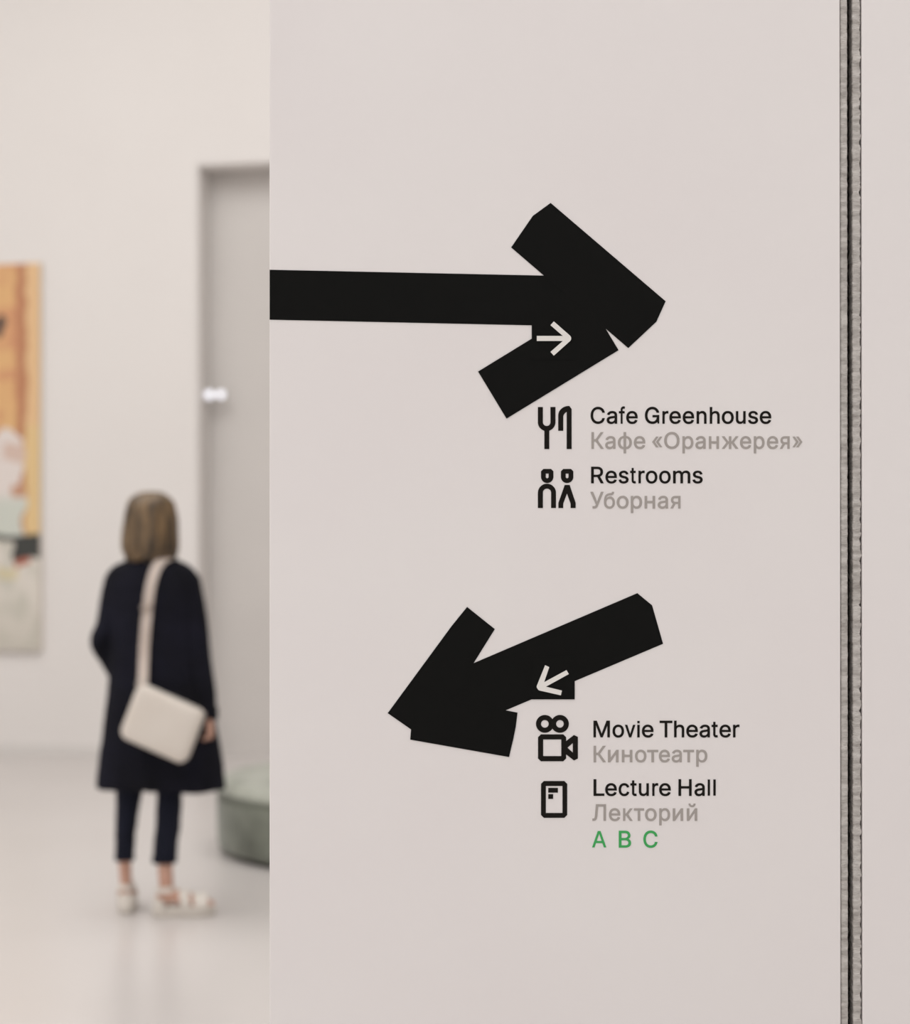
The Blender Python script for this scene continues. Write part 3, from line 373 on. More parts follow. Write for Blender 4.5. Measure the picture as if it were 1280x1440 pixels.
def spelled(chars, boxes_, base, cap, m, label, cat='lettering'):
    x0 = boxes_[0][0]
    t = wall_thing('text_line', x0, base, label, cat)
    for ch, (xa, xb) in zip(chars, boxes_):
        cs = glyph(ch); xs = [p[0] for c in cs for p in c]; mn, mx = min(xs), max(xs)
        xa += 0.25; xb -= 0.25
        f = lambda p: (xa + (p[0] - mn) / (mx - mn) * (xb - xa), base - p[1] / 509 * cap)
        cs = [[f(p) for p in c] for c in cs]
        if ch == 'G':                                        # this G has a straight spur
            g = [(xb - 2.6, base - 8), (xb, base - 8), (xb, base), (xb - 2.4, base)]
            cs.append(g if area2(g) * area2(cs[0]) > 0 else g[::-1])
        dec('letter', cs, m, t, nonzero=ch != 'A')
    return t
Ln = [
 ('CafeGreenhouse', [(830.5,851),(853.1,868.3),(870.3,879.4),(880.6,897.1),(906.9,927.5),(931.5,940.3),(941.3,957.9),(960,976.5),(979.6,994),(998.1,1012.5),(1015,1032.3),(1034.8,1049),(1051.9,1066.5),(1068.4,1085)], 595.5, 22.7, 'ink', 'black line of lettering right of the fork and knife pictogram'),
 ('Кафе«Оранжерея»', [(831.6,849.6),(851,866),(868.8,889),(891.3,907.8),(917.1,931.9),(934,956),(959.6,975.5),(977.8,992.8),(996.8,1011.5),(1014.8,1039),(1040.6,1056.9),(1060,1075.6),(1078.5,1094.8),(1096.5,1110.9),(1114.4,1128.8)], 630.8, 22.7, 'greytext', 'longest grey Cyrillic line, ending in angled quotation marks'),
 ('Restrooms', [(831.2,849.6),(851.3,867.9),(869.9,884.4),(886.1,894.7),(897.8,907),(908,924.9),(926.9,943.6),(946.5,971.2),(973.8,988.6)], 679.3, 22.6, 'ink', 'black lettering reading Restrooms beside the man and woman pictogram'),
 ('Уборная', [(829.9,849.3),(849.3,865.2),(867.2,884.4),(887,903.4),(906.4,921.7),(924.9,939.9),(942.5,957.4)], 714.7, 22.7, 'greytext', 'grey Cyrillic line directly under the word Restrooms'),
 ('MovieTheater', [(834.5,858.1),(861.3,878),(878.7,894),(896.1,900),(902.6,919.4),(927.5,946),(947.9,962.7),(965.1,981.8),(983.6,998.8),(1000.6,1010),(1011.7,1028.2),(1030.8,1040.3)], 1036.5, 22.7, 'ink', 'black lettering reading Movie Theater beside the film camera pictogram'),
 ('Кинотеатр', [(834.7,852.7),(854.9,870.3),(874.4,889.7),(892.9,909.5),(910.1,926),(926.6,942.6),(944.6,959.3),(960.8,976.5),(979,995.2)], 1071.5, 22.4, 'greytext', 'grey Cyrillic line directly under the words Movie Theater'),
 ('LectureHall', [(834.6,850.3),(851,867.8),(869.9,885.4),(886.4,895.9),(898.3,912.9),(917.2,926),(926.9,943.7),(954.1,973.1),(976.6,991.5),(995.2,998.9),(1003.1,1006.9)], 1118.8, 22.7, 'ink', 'black lettering reading Lecture Hall beside the screen pictogram'),
 ('Лекторий', [(832.9,852.7),(856.2,872.7),(876.1,890.3),(891.4,906.2),(907.1,923.8),(927,942.8),(946,961.1),(965.8,981)], 1153.9, 22.6, 'greytext', 'grey Cyrillic line directly under the words Lecture Hall'),
 ('ABC', [(832.5,853.1),(870.1,887.9),(904.7,925.1)], 1191.6, 23.0, 'green', 'widely spaced green letters A B C at the bottom of the sign'),
]
for chars, bx_, base, cap, mk, lab in Ln: spelled(chars, bx_, base, cap, M[mk], lab)

# ------------------------------------------------------------------ painting on the far wall
def painting():
    pr = (60 - 640) / F
    s1 = (pr * 13.0 + 3.328) / (BU.x - pr * BU.y); s0 = s1 - 2.6; z0, z1 = 0.755, 3.565
    root = tag(empty('painting', B((s0 + s1) / 2, 0, z0)), 'large orange and grey abstract painting on the far wall', 'painting')
    L = root.location
    def loc(v): return tuple(Vector(v) - L)
    vs, fs = boxes([(s0, -0.045, z0, s1, -0.001, z1)])
    mesh('stretcher', [loc(B(*v)) for v in vs], fs, mat('canvas_side', srgb(226, 217, 207), 0.8, 0.2, bump=(80, 0.1, 0.001)), root)
    nx, nz = 340, 370; vs, fs, cols = [], [], []
    sd = lambda a, b, x: 0 if x <= a else 1 if x >= b else (x - a) / (b - a)
    mix = lambda a, b, t: tuple(a[i] + (b[i] - a[i]) * t for i in range(3))
    def colour(u, v):
        n1 = noise.noise(Vector((u * 0.03, v * 0.03, 1))); n2 = noise.noise(Vector((u * 0.08, v * 0.05, 5)))
        u2 = u + 4 * n2; v2 = v + 8 * n1
        c = mix((208, 150, 110), (222, 178, 124), sd(-0.1, 0.5, noise.noise(Vector((u * 0.03, v * 0.022, 9)))))
        for (yc, h) in ((418, 16), (508, 12), (560, 22)):
            if abs(v2 - yc) < h and -60 < u2 < 24: c = mix(c, (224, 180, 124), 0.8)
        if u2 < -70: # outside the frame: paler walls and roofs in the same palette
            k = noise.noise(Vector((u * 0.012, v * 0.009, 3)))
            c = mix((214, 150, 100), (222, 205, 186), sd(-0.15, 0.25, k))
        if 27 < u2 < 41: c = mix(c, (182, 124, 90), 0.85)
        if u2 >= 41: c = (226, 188, 142)
        if v2 > 600 and u2 >= 39: c = (225, 194, 142)
        if (u2 - 4) ** 2 / 50 + (v2 - 460) ** 2 / 210 < 1: c = (64, 56, 55)
        if (u2 + 150) ** 2 / 500 + (v2 - 470) ** 2 / 900 < 1: c = (72, 62, 58)
        if v2 > 612 - 10 * math.sin(u * 0.12) and v2 < 752 and u2 < 37 + 3 * math.sin(v * 0.1):
            c = mix((226, 216, 210), (205, 208, 198), sd(690, 712, v2))
            if 628 < v2 < 648 and u2 > 10: c = (213, 188, 175)
            if 682 < v2 < 700 and u2 > 22: c = (196, 152, 126)
        if (748 < v2 < 790 and u2 > 22) or (748 < v2 < 758): c = (60, 61, 58)
        if v2 >= 788 or (v2 > 757 and u2 < 22):
            c = mix((220, 213, 203), (201, 197, 185), sd(-0.2, 0.3, noise.noise(Vector((u * 0.05, v * 0.03, 2)))))
            c = mix(c, (196, 190, 178), 0.6 * sd(830, 900, v2))
            if 784 < v2 < 796 and 24 < u2 < 48: c = (180, 104, 82)
            if 795 < v2 < 815 and 0 < u2 < 30: c = mix(c, (214, 198, 150), 0.6)
        return c
    for j in range(nz + 1):
        for i in range(nx + 1):
            s = s0 + (s1 - s0) * i / nx; z = z0 + (z1 - z0) * j / nz
            x, y, _ = B(s, 0, 0); u = 640 + F * x / y; v = HOR - (z - EYE) * F / y
            r, g, b = colour(u, v)
            h = 0.0015 * (r + g + b) / 765 + 0.001 * noise.noise(Vector((s * 20, z * 20, 0)))
            vs.append(loc(B(s, -0.046 - h, z))); cols += list(srgb(r, g, b)[:3]) + [1]
    for j in range(nz):
        for i in range(nx):
            k = j * (nx + 1) + i; fs.append((k, k + 1, k + nx + 2, k + nx + 1))
    m = bpy.data.materials.new('oil_paint'); m.use_nodes = True; nt = m.node_tree
    at = nt.nodes.new('ShaderNodeAttribute'); at.attribute_name = 'paint'
    nt.links.new(at.outputs['Color'], nt.nodes['Principled BSDF'].inputs['Base Color']); nt.nodes['Principled BSDF'].inputs['Roughness'].default_value = 0.6
    o = mesh('canvas', vs, fs, m, root, smooth=True)
    ca = o.data.color_attributes.new('paint', 'FLOAT_COLOR', 'POINT'); ca.data.foreach_set('color', cols)
painting()

# ------------------------------------------------------------------ round ottoman
def ottoman():
    root = tag(empty('round_ottoman', (-0.304, 8.84, 0)), 'low round mottled green ottoman on the pale floor beside the person', 'ottoman')
    R, H = 0.87, 0.372; n = 96
    def ring(r, z): return [Vector((r * math.cos(2 * math.pi * j / n), r * math.sin(2 * math.pi * j / n), z)) for j in range(n)]
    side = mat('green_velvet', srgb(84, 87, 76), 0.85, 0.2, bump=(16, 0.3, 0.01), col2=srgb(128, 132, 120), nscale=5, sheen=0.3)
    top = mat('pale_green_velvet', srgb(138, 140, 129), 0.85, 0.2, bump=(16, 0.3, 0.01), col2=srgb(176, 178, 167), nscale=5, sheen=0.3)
    prof = [(R - .01, 0.025), (R, 0.05), (R + .004, 0.12), (R + .004, 0.25), (R, 0.30)]
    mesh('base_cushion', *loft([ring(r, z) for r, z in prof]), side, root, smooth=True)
    mesh('plinth', *loft([ring(R - .05, 0), ring(R - .05, 0.03)]), M['gap'], root)
    rr = []
    for i in range(9):
        a = i / 8 * math.pi / 2; rr.append((R - 0.06 + 0.06 * math.cos(a) + 0.002, 0.302 + 0.062 * math.sin(a)))
    rr += [(0.6, H + 0.004), (0.3, H + 0.012), (0.04, H + 0.002)]
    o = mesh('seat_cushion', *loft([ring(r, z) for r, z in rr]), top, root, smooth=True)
    tag(o, 'paler green seat top')
    pr = []; k = 8
    rings = []
    for j in range(n):
        th = 2 * math.pi * j / n
        rings.append([Vector(((R + .004 + .008 * math.cos(2 * math.pi * q / k)) * math.cos(th), (R + .004 + .008 * math.cos(2 * math.pi * q / k)) * math.sin(th), 0.301 + .008 * math.sin(2 * math.pi * q / k))) for q in range(k)])
    vs, fs = loft(rings + [rings[0]], cap=False); mesh('piping', vs, fs, side, root, smooth=True)
    bt = [ring(0.025, H - .002), ring(0.028, H + .004), ring(0.015, H + .012)]
    mesh('button', *loft(bt), side, root, smooth=True)
ottoman()

# ------------------------------------------------------------------ made-up twin lamp standing in for two glow spots in the doorway
def make_standin_lamp():
    # a short rail standing out of the side lining of the doorway carries two heads
    SX, DB, Z = DOOR + 0.012, 0.13, 2.60
    root = tag(empty('standin_lamp', B(SX, DB, Z)), 'made-up lamp with two lenses standing in for two glow spots inside the tall doorway', 'lamp')
    L = root.location
    wm = mat('standin_housing', srgb(225, 222, 220), 0.5, 0.4, bump=(60, 0.05, 0.001))
    em = bpy.data.materials.new('glow_spot_lens'); em.use_nodes = True; b = em.node_tree.nodes['Principled BSDF']
    b.inputs['Base Color'].default_value = (0.9, 0.9, 0.95, 1); b.inputs['Emission Color'].default_value = (0.88, 0.90, 1, 1); b.inputs['Emission Strength'].default_value = 0.95
    rel = lambda v: Vector(B(*v)) - L
    vs, fs = boxes([(SX, DB - 0.03, Z - 0.03, SX + 0.01, DB + 0.03, Z + 0.03), (SX + 0.008, DB - 0.008, Z - 0.008, SX + 0.17, DB + 0.008, Z + 0.008)]); mesh('bracket', [rel(v) for v in vs], fs, wm, root)
    n = 24
    for d, r0 in ((0.048, 1.0), (0.134, 0.9)):
        def ring(qq, r): return [rel((SX + d + r * r0 * math.cos(2 * math.pi * j / n), DB - 0.02 - qq, Z + r * r0 * math.sin(2 * math.pi * j / n))) for j in range(n)]
        o = mesh('standin_lamp_head', *loft([ring(-0.045, 0.02), ring(-0.04, 0.030), ring(0.01, 0.036), ring(0.012, 0.032)]), wm, root, smooth=True)
        mesh('lens', *loft([ring(0.0125, 0.030), ring(0.018, 0.024), ring(0.021, 0.012)]), em, o, smooth=True)
make_standin_lamp()

# ------------------------------------------------------------------ person seen from behind
PB = Vector((-1.224, 7.2, 0)); K = 347.2
def q(px, py, y=0.0): return Vector(((px - 215) / K, y, (1287 - py) / K))
def ell(c, rx, ry, z, n=64, ex=2.2, wob=0.0, ph=0.0):
    out = []
    for j in range(n):
        th = 2 * math.pi * j / n; co, si = math.cos(th), math.sin(th)
        r = 1 + wob * (0.6 * math.sin(5 * th + ph) + 0.4 * math.sin(9 * th + 2 * ph + 1))
        out.append(Vector((c[0] + rx * r * math.copysign(abs(co) ** (2 / ex), co), c[1] + ry * r * math.copysign(abs(si) ** (2 / ex), si), z)))
    return out
skin = mat('skin', srgb(196, 152, 132), 0.55, 0.35, bump=(120, 0.05, 0.001), col2=srgb(205, 164, 145), nscale=12)
coatm = mat('dark_navy_wool', srgb(20, 20, 25), 0.9, 0.12, bump=(180, 0.35, 0.002), col2=srgb(26, 26, 36), nscale=5)
trm = mat('navy_cotton', srgb(24, 26, 37), 0.85, 0.15, bump=(180, 0.3, 0.001), col2=srgb(29, 31, 44), nscale=8)
bagm = mat('cream_leather', srgb(214, 205, 195), 0.55, 0.35, bump=(140, 0.15, 0.001), col2=srgb(219, 211, 202), nscale=6)
strapm = mat('beige_webbing', srgb(190, 176, 166), 0.8, 0.2, bump=(220, 0.3, 0.001), col2=srgb(200, 187, 178), nscale=20)
whm = mat('white_sandal_leather', srgb(228, 221, 212), 0.5, 0.35, bump=(120, 0.1, 0.001))
solem = mat('pale_rubber_sole', srgb(214, 207, 198), 0.7, 0.3, bump=(60, 0.15, 0.001))
metal = mat('brushed_steel', srgb(180, 175, 168), 0.35, 0.5, metal=1.0, bump=(100, 0.05, 0.001))

person = tag(empty('person', PB), 'person in a long dark coat seen from behind, cropped navy trousers and white sandals', 'person')

FA = math.radians(52)                                   # head turned to the right
fd = Vector((math.sin(FA), math.cos(FA), 0)); fs_ = Vector((fd.y, -fd.x, 0))   # facing, and her own right side
HC = q(217, 737, 0.015)
def hp(f, s, z): return HC + fd * f + fs_ * s + Vector((0, 0, z))
ANG_L, ANG_R = 1.75, 0.10                               # directions the feet point to
def footpts(base, ang):
    d = Vector((math.cos(ang), math.sin(ang), 0)); s = Vector((-d.y, d.x, 0))
    return (lambda f, l, z: base + d * f * 0.92 + s * l + Vector((0, 0, z)))
LF = footpts(q(177, 1287, 0.02) * 1.0, ANG_L); RF = footpts(q(237.5, 1287, -0.06), ANG_R)
def foot_parts(F, ang, sgn):
    p = [limb([F(-0.02, 0, 0.075), F(0.03, 0, 0.08), F(0.09, 0.004 * sgn, 0.062), F(0.15, 0.006 * sgn, 0.050)], [0.027, 0.035, 0.036, 0.032], flat=0.8, up=(0, 0, 1))]
    for i, (l, r, f) in enumerate([(0.027, 0.0125, 0.196), (0.010, 0.009, 0.20), (-0.004, 0.0085, 0.193), (-0.017, 0.008, 0.183), (-0.029, 0.0075, 0.170)]):
        p.append(limb([F(0.135, l * 0.8 * sgn, 0.048), F((0.135 + f) / 2, l * sgn, 0.050), F(f, l * sgn, 0.043)], [r * 1.1, r, r * 0.9], n=10, k=3))
    return p
def hand_parts(w, palm, d, spread, curl, rr=0.0085, th_side=1):
    """w wrist, palm end, d finger direction start, spread dir, curl dir"""
    out = [limb([w, (w + palm) / 2, palm], [0.024, 0.032, 0.034], n=16, k=4, flat=0.5, up=tuple(curl))]
    for i, (o, L) in enumerate([(-0.027, 0.068), (-0.009, 0.077), (0.009, 0.072), (0.026, 0.058)]):
        a = palm + spread * o - d * 0.008; b = a + d * (L * 0.42) + curl * 0.006; c = b + (d * 0.6 + curl * 0.8).normalized() * L * 0.34; e = c + (curl * 0.95 - d * 0.25).normalized() * L * 0.3
        out.append(limb([a, b, c, e], [rr, rr, rr * 0.92, rr * 0.8], n=10, k=3))
    a = w + (palm - w) * 0.35 + spread * (-0.026 * th_side); b = a + (d * 0.5 - spread * 0.7 * th_side + curl * 0.4).normalized() * 0.035; c = b + (d * 0.8 + curl * 0.5).normalized() * 0.03
    out.append(limb([a, b, c], [0.012, 0.0105, 0.0085], n=10, k=3))
    return out
def body():
    p = []
    # pelvis, trunk, neck
    p.append(loft([ell(q(214, 1075, 0.0), .13, .085, q(0, 1075).z, 32), ell(q(214, 1030), .165, .11, q(0, 1030).z, 32), ell(q(214, 960), .15, .10, q(0, 960).z, 32),
                   ell(q(214, 910), .125, .085, q(0, 910).z, 32), ell(q(214, 860), .145, .095, q(0, 860).z, 32), ell(q(214, 822), .165, .085, q(0, 822).z, 32),
                   ell(q(214, 806), .12, .06, q(0, 806).z, 32), ell(q(214, 796), .06, .05, q(0, 796).z, 32)]))
    p.append(limb([q(214, 812, -0.005), q(214, 785, 0.0), q(214, 755, 0.01)], [0.06, 0.052, 0.052], n=24))
    # legs
    p.append(limb([q(190, 1055), q(182, 1118, 0.006), q(177.5, 1165, 0.006), q(175, 1212, 0.010), q(177, 1253, 0.01), q(177, 1262, 0.02)], [.068, .044, .035, .027, .023, .026], n=24))
    p.append(limb([q(238, 1055), q(238.7, 1118, -0.004), q(237.5, 1165, -0.024), q(235, 1212, -0.046), q(238, 1253, -0.06), q(239, 1262, -0.06)], [.068, .044, .037, .031, .028, .029], n=24))
    p += foot_parts(LF, ANG_L, -1) + foot_parts(RF, ANG_R, 1)
    # arms
    p.append(limb([q(162, 824), q(158, 862, -0.02), q(149, 900, -0.03), q(155, 935, 0.025), q(166, 968, 0.065)], [.048, .038, .028, .025, .022], n=18))
    p.append(limb([q(262, 826), q(270, 862, -0.01), q(275, 900, -0.012), q(288, 965, -0.025), q(295, 1012, -0.04)], [.044, .036, .031, .027, .021], n=18))
    d = Vector((0.03, 0.0, -1)).normalized()
    w = q(297, 1009, -0.05)
    p += hand_parts(w, w + Vector((0.004, -0.012, -0.062)), Vector((-0.15, -0.1, -1)).normalized(), Vector((0.25, -0.95, 0)).normalized(), Vector((-0.96, -0.1, 0.0)).normalized())
    w = q(166, 966, 0.062)
    p += hand_parts(w, w + Vector((0.030, -0.006, -0.055)), Vector((0.35, -0.05, -0.9)).normalized(), Vector((0.2, 0.95, 0.0)).normalized(), Vector((0.9, -0.2, 0.2)).normalized())
    # head
    az = math.atan2(fd.y, fd.x)
    p.append(ellipsoid(tuple(hp(-0.012, 0, 0.022)), (0.092, 0.074, 0.088), az, 28, 18))
    p.append(ellipsoid(tuple(hp(0.018, 0, -0.035)), (0.066, 0.058, 0.078), az, 24, 16))
    p.append(ellipsoid(tuple(hp(0.052, 0, -0.088)), (0.026, 0.030, 0.022), az, 16, 10))        # chin
    p.append(limb([hp(0.076, 0, 0.012), hp(0.090, 0, -0.014), hp(0.096, 0, -0.030)], [0.008, 0.011, 0.014], n=12))  # nose
    p.append(ellipsoid(tuple(hp(0.086, 0.012, -0.034)), (0.010, 0.008, 0.007), az, 10, 8)); p.append(ellipsoid(tuple(hp(0.086, -0.012, -0.034)), (0.010, 0.008, 0.007), az, 10, 8))
    p.append(ellipsoid(tuple(hp(0.078, 0, 0.018)), (0.012, 0.045, 0.010), az, 16, 8))          # brow
    for s in (-1, 1):
        p.append(ellipsoid(tuple(hp(0.062, 0.034 * s, -0.022)), (0.022, 0.022, 0.022), az, 14, 10))   # cheek
        p.append(ellipsoid(tuple(hp(-0.005, 0.074 * s, -0.008)), (0.017, 0.008, 0.030), az, 12, 8))   # ear
    o = remesh('body', p, skin, person, voxel=0.0042, smooth=3)
    eye = mat('eye_white', srgb(235, 230, 225), 0.2, 0.5, bump=(50, 0.02, 0.001)); iris = mat('brown_iris', srgb(70, 50, 38), 0.2, 0.5, bump=(50, 0.02, 0.001))
    lip = mat('lips', srgb(186, 112, 104), 0.5, 0.4, bump=(90, 0.1, 0.001)); brow = mat('eyebrow_hair', srgb(90, 70, 52), 0.9, 0.1, bump=(200, 0.4, 0.001))
    for s in (-1, 1):
        e = mesh('eye', *ellipsoid(tuple(hp(0.0695, 0.031 * s, 0.0)), (0.012, 0.0135, 0.009), az, 16, 10), eye, person, smooth=True)
        mesh('iris', *ellipsoid(tuple(hp(0.0798, 0.031 * s, 0.0)), (0.0025, 0.0055, 0.0055), az, 12, 8), iris, e, smooth=True)
        mesh('eyebrow', *limb([hp(0.083, 0.014 * s, 0.020), hp(0.083, 0.032 * s, 0.026), hp(0.072, 0.05 * s, 0.021)], [0.003, 0.0036, 0.002], n=8), brow, person, smooth=True)
    v = merge([limb([hp(0.076, -0.023, -0.060), hp(0.087, -0.008, -0.056), hp(0.087, 0.008, -0.056), hp(0.076, 0.023, -0.060)], [0.002, 0.0048, 0.0048, 0.002], n=8),
               limb([hp(0.076, -0.021, -0.062), hp(0.086, 0, -0.066), hp(0.076, 0.021, -0.062)], [0.002, 0.0058, 0.002], n=8)])
    mesh('lips', *v, lip, person, smooth=True)
body()

# hair: a bob built of a cap and many overlapping locks
def hair():
    m = mat('ash_brown_hair', srgb(48, 38, 26), 0.4, 0.5, bump=(60, 0.5, 0.003), col2=srgb(128, 102, 70), nscale=15, stretch=(3, 3, 0.35), lo=0.36, hi=0.68, detail=6)
    p = [ellipsoid(tuple(hp(-0.020, 0, 0.026)), (0.100, 0.086, 0.094), math.atan2(fd.y, fd.x), 32, 20)]
    rnd = random.Random(4)
    n = 46
    for i in range(n):
        a = math.radians(52 + (360 - 104) * i / (n - 1))         # angle from facing direction, leaves the face free
        side = math.sin(a); back = -math.cos(a)
        j = lambda s=0.004: rnd.uniform(-s, s)
        def pt(r, z, sp=1.0): return HC + (fd * math.cos(a) * r * (1.0 if back < 0 else 1.0) + fs_ * math.sin(a) * r * 0.93) * sp + Vector((0, 0, z)) - fd * 0.012
        zb = -0.150 + 0.012 * math.sin(i * 1.7) + j(0.006)
        p.append(limb([pt(0.035, 0.112), pt(0.080, 0.080 + j()), pt(0.098 + j(), 0.020), pt(0.104 + j(), -0.045), pt(0.108 + j(), -0.105), pt(0.100 + j(), zb)],
                      [0.010, 0.015, 0.0165, 0.017, 0.0155, 0.008], n=8, k=4))
    p.append(loft([[HC - fd * 0.02 + (fd * math.cos(t) * r * 1.02 * (0.35 if math.cos(t) > 0 else 1) + fs_ * math.sin(t) * r * 0.94) + Vector((0, 0, z)) for t in [2 * math.pi * k / 40 for k in range(40)]]
                   for r, z in ((0.085, 0.02), (0.095, -0.05), (0.098, -0.10), (0.085, -0.140))]))
    o = remesh('hair', p, m, person, voxel=0.0045, smooth=2, disp=lambda c: 0.0022 * noise.noise(Vector((c.x * 90, c.y * 90, c.z * 8))))
    return tag(o, 'shoulder-length ash brown hair')
hair()

# coat ------------------------------------------------------------------
CO = [ # row, left, right, half depth, centre depth, wobble
 (786, 190, 240, .058, .000, 0), (792, 176, 254, .072, .000, 0), (799, 160, 268, .085, .0, 0), (808, 151, 276, .096, .0, 0), (824, 149, 279, .108, .0, 0), (850, 150, 280, .116, .0, 0),
 (885, 151, 281, .120, .0, .004), (920, 153, 283, .124, .0, .006), (960, 153, 287, .130, .0, .010), (1000, 148, 297, .138, .0, .016), (1040, 143, 306, .145, .0, .012),
 (1080, 137.5, 313, .152, .0, .013), (1111, 134, 316, .158, .0, .014)]
def coat_ring(row, l, r, d, yc, wb, ex=2.3): return ell(((l + r) / 2 / K - 215 / K, yc), (r - l) / 2 / K, d, q(0, row).z, 72, ex, wb, 0.7)
def coat():
    rows = CO[::-1]
    rings = [coat_ring(1050, 160, 289, .112, 0, 0), coat_ring(1085, 153, 296, .122, 0, 0), coat_ring(1108, 150, 299, .126, 0, 0)]
    rings += [coat_ring(*r) for r in rows]
    # dip the hem slightly on the right
    for v in rings[2] + rings[3]: v.z -= 0.012 * max(0, min(1, (v.x - 0.02) / 0.2))
    p = [loft(rings)]
    p.append(limb([q(166.5, 822), q(160, 850, -0.01), q(155, 880, -0.03), q(142.5, 906, -0.04), q(153, 930, 0.02), q(165, 962, 0.070)], [.060, .055, .050, .039, .041, .036], n=24))
    p.append(limb([q(262.5, 822), q(270.5, 850, -0.01), q(276, 885, -0.015), q(281, 930, -0.02), q(289.5, 975, -0.03), q(294, 1012, -0.04)], [.058, .051, .050, .048, .044, .038], n=24))
    def folds(c):
        t = max(0.0, min(1.0, (1.35 - c.z) / 0.8))
        return (0.0015 + 0.005 * t) * noise.noise(Vector((c.x * 14, c.y * 14, c.z * 2.2))) + 0.0018 * noise.noise(Vector((c.x * 9, c.y * 9, c.z * 26)))
    o = remesh('coat', p, coatm, person, voxel=0.0065, smooth=6, disp=folds)
    tag(o, 'knee-length dark navy coat')
    # standing collar, sleeve cuffs, back seam and pocket flap are pieces of the coat
    def cring(rx, ry, z, tilt): 
        return [Vector((-0.003 + rx * math.cos(t), -0.002 + ry * math.sin(t), z + tilt * math.sin(t))) for t in [2 * math.pi * k / 40 for k in range(40)]]
    z0 = q(0, 794).z
    mesh('collar', *loft([cring(.080, .076, z0 - 0.012, 0), cring(.074, .070, z0 + 0.018, -.004), cring(.068, .064, z0 + 0.034, -.006), cring(.062, .058, z0 + 0.030, -.006), cring(.060, .056, z0, 0)], cap=False), coatm, o, smooth=True)
    mesh('cuff', *limb([q(292.6, 997, -0.037), q(294, 1014, -0.04)], [.045, .043], n=24, dome=False), coatm, o, smooth=True)
    seam = smooth_path([tuple(q(215, r, -(d + 0.003))) for r, l, rr, d, yc, wb in CO[3:-1]], 4)
    mesh('back_seam', *limb([tuple(v) for v in seam], [0.0022] * len(seam), n=6, k=1), coatm, o, smooth=True)
coat()

def trousers():
    p = []
    p.append(loft([ell(q(214, 1090), .150, .10, q(0, 1092).z, 40), ell(q(214, 1040), .172, .118, q(0, 1040).z, 40), ell(q(214, 985), .155, .108, q(0, 985).z, 40)]))
    def leg(rows):
        return loft([ell(q((a + b) / 2, r, y), (b - a) / 2 / K, d, q(0, r).z, 32, 2.2, 0.02, r * 0.02) for r, a, b, d, y in rows])
    p.append(leg([(1212, 161.5, 187.5, .040, .012), (1206, 161.5, 188, .042, .012), (1180, 162, 190, .048, .006), (1150, 163, 194, .056, .006), (1115, 163.5, 200, .068, .006), (1080, 164, 212, .09, 0), (1040, 168, 214, .10, 0)]))
    p.append(leg([(1213, 218, 250, .044, -.045), (1206, 217.5, 251, .047, -.042), (1182, 219, 253, .052, -.034), (1170, 220, 255, .055, -.028), (1150, 221, 256, .060, -.02), (1115, 221.5, 256, .068, -.004), (1080, 218, 260, .09, 0), (1040, 215, 260, .10, 0)]))
    o = remesh('trousers', p, trm, person, voxel=0.006, smooth=4, disp=lambda c: 0.0025 * noise.noise(Vector((c.x * 14, c.y * 14, c.z * 20))))
    tag(o, 'cropped navy trousers')
    for a, b, y, d in ((161, 188, .012, .0425), (217, 251, -.045, .0465)):
        mesh('trouser_hem', *loft([ell(q((a + b) / 2, 0, y), (b - a) / 2 / K + .001, d, q(0, r).z, 32) for r in (1213.5, 1205)]), trm, o, smooth=True)
trousers()

